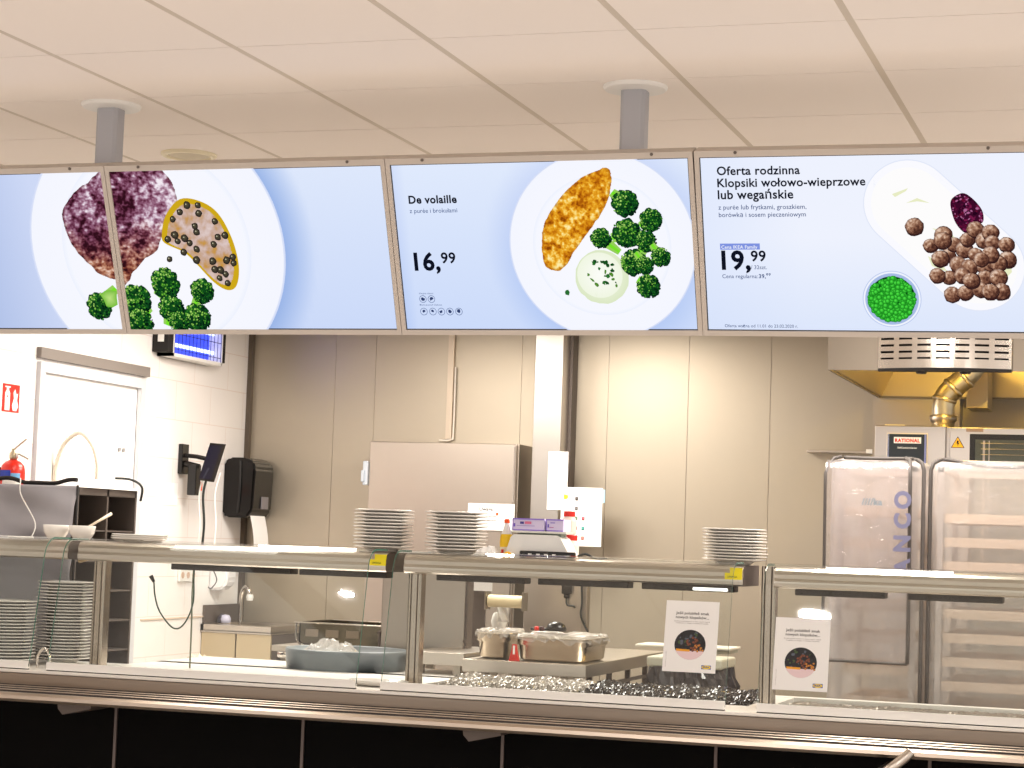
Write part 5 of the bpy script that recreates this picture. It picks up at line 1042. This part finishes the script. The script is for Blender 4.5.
obj('window_glass', rbox(wx0 + .03, wx1 - .03, wy - .009, wy - .0065, wz0 + .03, wz1 - .03), mat('oven_glass', (124, 132, 126), .08, .85), r)
bm = nb()
for k in range(3): tube(bm, [(wx0 + .06, wy - .012, wz1 - .05 - k * .03), (wx1 - .06, wy - .012, wz1 - .05 - k * .03)], .002, 6)
box(bm, wx0 + .07, wx0 + .082, wy - .012, wy - .0095, wz0 + .04, wz1 - .035); box(bm, wx0 + .1, wx0 + .106, wy - .012, wy - .0095, wz0 + .04, wz1 - .035); obj('rack_bars', bm, SHINY, r)
t = (-1.125,11.28,2.08); bm = nb(); extr(bm, [(t[0] - .036, t[2] - .004), (t[0] + .036, t[2] - .004), (t[0], t[2] + .058)], 'y', OY - .013, OY - .0105); ws = obj('warning_sign', bm, mat('warning_black', (40, 30, 16), .5), dr)
bm = nb(); extr(bm, [(t[0] - .030, t[2] - .001), (t[0] + .030, t[2] - .001), (t[0], t[2] + .051)], 'y', OY - .0142, OY - .0132); obj('warning_triangle', bm, mat('warning_yellow', (250, 186, 20), .5), dr)
bm = nb(); extr(bm, [(t[0] - .004, t[2] + .036), (t[0] + .007, t[2] + .034), (t[0] + .002, t[2] + .024), (t[0] + .008, t[2] + .023), (t[0] - .001, t[2] + .003), (t[0] + .0, t[2] + .018), (t[0] - .006, t[2] + .019)], 'y', OY - .0156, OY - .0146); obj('warning_bolt', bm, BLACKM, dr)
t = (-1.082,11.28,2.185); bm = nb(); box(bm, t[0], t[0] + .09, OY - .0125, OY - .0105, t[2] - .022, t[2] - .003); obj('name_strip', bm, mat('strip_brown', (150, 128, 118), .5), dr)
q = (-1.531,11.45,2.208); bm = nb(); box(bm, q[0], q[0] + .11, 11.4, 11.5, oz - .0015, oz + .012, 0, .003); obj('vent_cap', bm, mat('cap_pale', (244, 232, 196), .3, .5), r)
for x in (ox0 + .06, ox1 - .06):
    for y in (OY + .1, 12.0):
        bm = nb(); lathe(bm, [(.025, 0), (.025, .1)], (x, y, 0), 14); obj('foot', bm, BLACKM, r)
# splash steel and second appliance column behind the pipe
a, b = (-1.738,12.4,2.421), (-1.219,12.4,2.274)
bm = nb(); box(bm, (-1.736,12.4,2.349)[0], (-1.226,12.4,2.356)[0], 12.4, YB - .001, .2, (-1.696,12.4,2.422)[2] + .1); tag(obj('wall_cladding', bm, STEELD), 'raised steel wall cladding behind the oven top', 'cladding')

HY0, HY1 = 10.5, 12.39
hz = (-1.591,10.5,2.421)[2]; hx0 = (-1.705,10.5,2.523)[0]; hx1 = hx0 + 1.9
r = thing('extractor_hood', 'steel extractor hood with slotted bowed grille above the oven', 'hood', ((hx0 + hx1) / 2, 11.4, hz))
gx0, gx1 = (-1.447,10.5,2.524)[0], (-0.79,10.5,2.527)[0]
bm = nb(); box(bm, hx0, hx0 + .012, HY0 + .0125, HY1, hz, ZC); box(bm, hx1 - .012, hx1, HY0 + .0125, HY1, hz, ZC); box(bm, hx0 + .012, hx1 - .012, HY1 - .012, HY1, hz, ZC)
box(bm, hx0, gx0, HY0, HY0 + .012, hz, ZC); box(bm, gx1, hx1, HY0, HY0 + .012, hz, ZC); sh2 = obj('shell', bm, mat('hood_front_steel', (138, 129, 118), .5, .85), r)
# sloping baffles inside
for (x0, x1, nm) in ((hx0 + .013, hx0 + .17, 0), (hx0 + .17, hx1 - .014, 1)):
    bm = nb()
    if nm == 0: extr(bm, [(x0, hz + .01), (x0 + .01, hz + .01), (x1, hz + .32), (x1 - .01, hz + .32)][::-1], 'y', HY0 + .02, HY1 - .02); obj('inner_panel', bm, YELST, r)
    else: box(bm, x0, x1, HY0 + .02, HY1 - .02, hz + .32, hz + .33); obj('inner_ceiling', bm, YELST, r)
bm = nb(); box(bm, hx0 + .02, hx1 - .02, HY1 - .025, HY1 - .014, hz + .01, hz + .31); obj('inner_back', bm, YELST, r)
bm = nb(); n = 24; T = .012
def bow(t): return HY0 - .02 - .07 * math.sin(PI * t)
# bowed grille: bands and bars leave real slots
rows = 8; zrow = hz + .035; st = .058
def band(z0, z1, t0=0, t1=1, nn=24):
    P = [(gx0 + (gx1 - gx0) * (t0 + (t1 - t0) * k / nn), bow(t0 + (t1 - t0) * k / nn)) for k in range(nn + 1)]
    pr = P + [(x, y + T) for x, y in P[::-1]]; extr(bm, pr, 'z', z0, z1)
band(hz + .008, hz + .052); zz = hz + .050; sl = .011; pitch = .0335
while zz + pitch < ZC - .02:
    for k in range(8):
        c_t = k / 7; band(zz, zz + sl, max(0, c_t - .02), min(1, c_t + .02), 2)
    band(zz + sl, zz + pitch); zz += pitch
obj('grille', bm, mat('grille_bright_steel', (224, 218, 210), .2, 1), r)
obj('grille_back', rbox(gx0 + .005, gx1 - .005, HY0 + .014, HY0 + .02, hz + .02, ZC - .02), BLACKM, r)
bm = nb(); P = [(gx0 + (gx1 - gx0) * k / 24, bow(k / 24) + .0) for k in range(25)]; extr(bm, P + [(gx1, HY0 + .012), (gx0, HY0 + .012)], 'z', hz - .006, hz + .008); gb_ = obj('grille_underside', bm, BLACKM, r)
for t in (.33, .66):
    bm = nb(); lathe(bm, [(.03, 0), (.024, -.012), (0, -.014)], (gx0 + (gx1 - gx0) * t, HY0 - .02, hz - .006), 18); obj('sensor', bm, BLACK, r)
bm = nb(); a = (-1.142,11.9,2.538); b = (-1.044,11.9,2.335); box(bm, a[0], b[0] + .02, 11.9, 12.2, b[2], hz + .32, 0, .004); db = obj('filter_box', bm, YELST, r)
# pipe
pts = [(-1.018,11.6,2.623), (-1.107,11.6,2.495), (-1.198,11.6,2.411), (-1.235,11.6,2.344), (-1.238,11.6,2.222)]; pts = [pts[0], pts[1], pts[2], pts[3], pts[4]]
r = thing('exhaust_pipe', 'bent steel exhaust pipe rising from the oven into the hood', 'pipe', (pts[-1][0], 11.6, oz))
bm = nb(); P_ = smooth_path(pts, 6); P_[-1] = Vector((pts[-1][0], 11.6, oz - .001)); tube(bm, P_, .062, 24); obj('pipe', bm, mat('warm_pipe_steel', (206, 194, 166), .34, 1), r, True)
for i, rr_ in ((7, .070), (11, .070), (17, .070)):
    d = (P_[i + 1] - P_[i]).normalized(); bm = nb(); tube(bm, [P_[i] - d * .012, P_[i], P_[i] + d * .012], [.064, rr_, .064], 24); obj('joint_ring', bm, mat('warm_pipe_steel', (0, 0, 0)), r, True)
bm = nb(); lathe(bm, [(.03, 0), (.05, .02), (.075, .05), (.075, .075), (.062, .08)], (pts[-1][0], 11.6, oz + .0), 28); obj('base_flange', bm, STEELD, r, True)

# ------------------------------------------------------------------ covered tray trolleys
def trolley(x0, x1, y0, y1, z1, label, lab2, sag, seed, z_first, pitch, off, pipes=(1, 1)):
    r = thing('tray_trolley', label, 'trolley', ((x0 + x1) / 2, (y0 + y1) / 2, 0), 'clear plastic covered tray trolleys')
    bm = nb(); e = .024
    for x in (x0 + .03, x1 - .03 - e):
        for y in (y0 + .02, y1 - .02 - e): box(bm, x, x + e, y, y + e, .12, z1 - .03)
    for z in (.14, z1 - .055):
        box(bm, x0 + .03, x1 - .03, y0 + .02, y0 + .02 + e, z, z + e); box(bm, x0 + .03, x1 - .03, y1 - .02 - e, y1 - .02, z, z + e)
        box(bm, x0 + .03, x0 + .03 + e, y0 + .02, y1 - .02, z, z + e); box(bm, x1 - .03 - e, x1 - .03, y0 + .02, y1 - .02, z, z + e)
    obj('frame', bm, mat('trolley_aluminium', (206, 198, 192), .45, .4), r)
    z = z_first; k = 0
    random.seed(seed)
    while z > .25:
        bm = nb(); xx0, xx1 = x0 + .058, x1 - .058; h = .042
        box(bm, xx0, xx1, y0 + .05, y1 - .06, z, z + .004); box(bm, xx0, xx1, y0 + .045, y0 + .05, z, z + h); box(bm, xx0, xx1, y1 - .06, y1 - .055, z, z + h); box(bm, xx0, xx0 + .005, y0 + .05, y1 - .06, z, z + h); box(bm, xx1 - .005, xx1, y0 + .05, y1 - .06, z, z + h)
        obj('tray', bm, mat('tray_beige', (236, 216, 194), .45, .1), r); z -= pitch; k += 1
    for x in (x0 + .05, x1 - .05):
        for y in (y0 + .05, y1 - .05):
            bm = nb(); lathe(bm, [(.04, -.014), (.055, -.014), (.055, .014), (.04, .014)], (x, y, .055), 20, 0, 'y'); box(bm, x - .012, x + .012, y - .02, y + .02, .09, .12); obj('castor', bm, BLACKM, r)
    # soft clear cover: front, back, sides, top with rounded shoulders
    bm = nb(); R = .05; n = 6
    def ringp(z, ins, wob):
        X0, X1, Y0, Y1 = x0 + ins, x1 - ins, y0 + ins, y1 - ins; o = []
        for k in range(80):
            t = k / 80 * 4; s = int(t); f = t - s
            p = [(X0 + (X1 - X0) * f, Y0), (X1, Y0 + (Y1 - Y0) * f), (X1 - (X1 - X0) * f, Y1), (X0, Y1 - (Y1 - Y0) * f)][s]
            w = wob * (math.sin(k * .9 + z * 9 + seed) + .6 * math.sin(k * 2.3 - z * 14)) * min(1, 6 * f * (1 - f))
            nx_, ny_ = [(0, -1), (1, 0), (0, 1), (-1, 0)][s]; o.append(bm.verts.new((p[0] + nx_ * w, p[1] + ny_ * w, z)))
        return o
    Ls = [ringp(.42 + (z1 - R - .42) * q / 24, 0, .005) for q in range(25)] + [ringp(z1 - R + R * math.sin(a), R * (1 - math.cos(a)), .003) for a in (.5, 1.0, 1.57)]
    for A_, B_ in zip(Ls, Ls[1:]):
        for k in range(80): bm.faces.new((A_[k], A_[(k + 1) % 80], B_[(k + 1) % 80], B_[k]))
    c = bm.verts.new(((x0 + x1) / 2, (y0 + y1) / 2, z1 - sag))
    for k in range(80): bm.faces.new((Ls[-1][k], Ls[-1][(k + 1) % 80], c))
    cv = obj('clear_cover', bm, FILM, r, True)
    bm = nb()
    for x in [q for q, w_ in zip((x0, x1), pipes) if w_]: tube(bm, [(x, y0 - .004, .42), (x, y0 - .004, 1.1), (x, y0 - .004, z1 - R), (x + (R if x == x0 else -R) * .2, y0 + .008, z1 - R * .35), (x + (R if x == x0 else -R) * .6, y0 + R * .45, z1 - .004), (x + (R if x == x0 else -R), y0 + R, z1)], .009, 8)
    tube(bm, smooth_path([(x0 + R, y0 + R * .5, z1 + .002), ((x0 + x1) / 2, y0 + R * .5, z1 - sag * .6), (x1 - R, y0 + R * .5, z1 + .002)]), .008, 8)
    obj('piping', bm, PIPING, cv, True)
    return r, cv
ta, tb, tt = (-1.463,9.25,1.284), (-1.059,9.25,1.301), (-1.304,9.25,1.919)
z_f = (-1.251,9.25,1.522)[2]
r5, cv5 = trolley(ta[0] - .01, tb[0] - .006, 9.25, 9.95, tt[2], 'left narrower tray trolley under a clear cover with grey piping', '', .0, 2, z_f + .14, .14, 0, (0, 1))
# loose front flap of the left cover
bm = nb(); fx0, fx1 = ta[0] - .03, (-1.118,9.2,1.299)[0]; fz0 = (-1.321,9.2,1.019)[2]; fz1 = tt[2] - .012
def flap(s, t): return 9.205 + .05 * max(0, (t - .96) / .04) ** 2 + .012 * math.sin(s * 7 + t * 4) + .02 * (1 - t) * math.sin(s * 3.1)
sheet(bm, fx0, fx1, fz0, fz1, flap, 24, 40, .002); fl = obj('front_flap', bm, FLAPM, cv5, True)
bm = nb(); ed = [(fx0, flap(0, k / 12) - .002, fz1 + (fz0 - fz1) * (1 - k / 12)) for k in range(13)]
tube(bm, [(fx0 + .06, 9.27, fz1 + .018), (fx0 + .03, 9.25, fz1 + .010), (fx0 + .008, 9.225, fz1 - .025)] + [(fx0, flap(0, 1 - k / 14), fz1 + (fz0 - fz1) * k / 14) for k in range(1, 15)], .007, 8)
tube(bm, ([(fx1 - .03, 9.265, fz1 + .016), (fx1 - .008, 9.235, fz1 + .004)] + [(fx1, flap(1, 1 - k / 14), fz1 + (fz0 - fz1) * k / 14) for k in range(1, 15)]), .009, 8)
tube(bm, [(fx0 + (fx1 - fx0) * k / 12, flap(k / 12, 0), fz0) for k in range(13)], .006, 8); obj('flap_piping', bm, PIPING, fl, True)
# blue lettering running down the flap
lt = (-1.109,9.19,1.771); AA = Art(((-1.174,9.19,1.77)[0], 9.185, lt[2]), (0, 0, -1), (-1, 0, 0), (0, -1, 0), .6, .1)
def rotlet(txt, x, ztop, L, hgt):
    A = Art((x, 9.178, ztop - L), (0, 0, 1), (1, 0, 0), (0, -1, 0), L, hgt); return lettering('cover_lettering', A, [(txt, 0, hgt, L, .045)], (124, 124, 156), fl, 0, m=MPRINT)
for k_, (t_, L_) in enumerate((('O', .080), ('C', .068), ('N', .070), ('A', .072))): rotlet(t_, (-1.182,9.18,1.559)[0], (-1.125,9.18,1.775)[2] - k_ * .098, L_, .068)
p = (-1.327,9.19,1.73); A = Art((p[0], 9.182, p[2]), (1, 0, 0), (0, 0, -1), (0, -1, 0), .1, .1); lettering('cover_small_lettering', A, [('////ka', 0, .02, .09, .03)], (130, 146, 160), fl, 0, m=MPRINT)
tz = (-0.916,9.3,1.921)[2]
r6, cv6 = trolley(tb[0] + .02, tb[0] + .66, 9.28, 10.0, tz, 'right wider tray trolley cut by the picture edge under a clear cover', '', .05, 6, (-0.825,9.3,1.642)[2], .105, 0)
# trays on the right trolley wrapped in paper

# ------------------------------------------------------------------ lights
def area(name, loc, sx, sy, power, col=(1, .93, .84), rot=(0, 0, 0)):
    l = bpy.data.lights.new(name, 'AREA'); l.shape = 'RECTANGLE'; l.size = sx; l.size_y = sy; l.energy = power; l.color = col
    o = bpy.data.objects.new(name, l); COL.objects.link(o); o.location = loc; o.rotation_euler = rot; return o
for k, (x, y, p) in enumerate(((-4.7, 10.4, 62), (-4.6, 8.3, 18), (-3.5, 10.7, 88), (-1.3, 8.8, 60), (.6, 9.4, 40), (2.2, 9.8, 25))): area('unseen_kitchen_light', (x, y, 2.88), .6, 1.2, p)  # unseen area lights without fittings, the left ones added to brighten the tile wall
for k, (x, y) in enumerate(((-5.42, 3.14), (-2.2, 3.13), (1.0, 3.13), (-3.7, .6), (-.6, .6), (2.2, .6))):
    o = area('hall_ceiling_lamp', (x, y, 2.895), .22, .22, 45, (1, .95, .9)); o.data.shape = 'DISK'; o.data.size = .10 if k == 0 else .20; o.data.energy = 22 if k == 0 else 45
l = bpy.data.lights.new('hood_lamp', 'POINT'); l.energy = 20; l.color = (1, .68, .14); l.shadow_soft_size = .05; o = bpy.data.objects.new('hood_lamp', l); COL.objects.link(o); o.location = (hx0 + .62, 11.1, hz + .24)
w = bpy.data.worlds.new('World'); bpy.context.scene.world = w; w.use_nodes = True; bg = w.node_tree.nodes['Background']; bg.inputs[0].default_value = (1.0, .93, .87, 1); bg.inputs[1].default_value = 1.05

# ------------------------------------------------------------------ camera
f, yaw, pit, rol = 2070.374, .312476, .0752608, .0346379
cam = bpy.data.cameras.new('camera'); co = bpy.data.objects.new('camera', cam); COL.objects.link(co)
cam.sensor_width = 36; cam.lens = f * 36 / 1024; cam.clip_start = .05; cam.clip_end = 100
cy, sy, cp_, sp = math.cos(yaw), math.sin(yaw), math.cos(pit), math.sin(pit)
fw = Vector((-sy * cp_, cy * cp_, sp)); rt = Vector((cy, sy, 0)); up = rt.cross(fw)
r2 = math.cos(rol) * rt + math.sin(rol) * up; u2 = -math.sin(rol) * rt + math.cos(rol) * up
co.matrix_world = Matrix(((r2.x, u2.x, -fw.x, 0), (r2.y, u2.y, -fw.y, 0), (r2.z, u2.z, -fw.z, 1.5), (0, 0, 0, 1)))
sc = bpy.context.scene; sc.camera = co
sc.view_settings.view_transform = 'Standard'; sc.view_settings.look = 'None'; sc.view_settings.gamma = 1; sc.view_settings.exposure = 0; sc.view_settings.use_curve_mapping = False
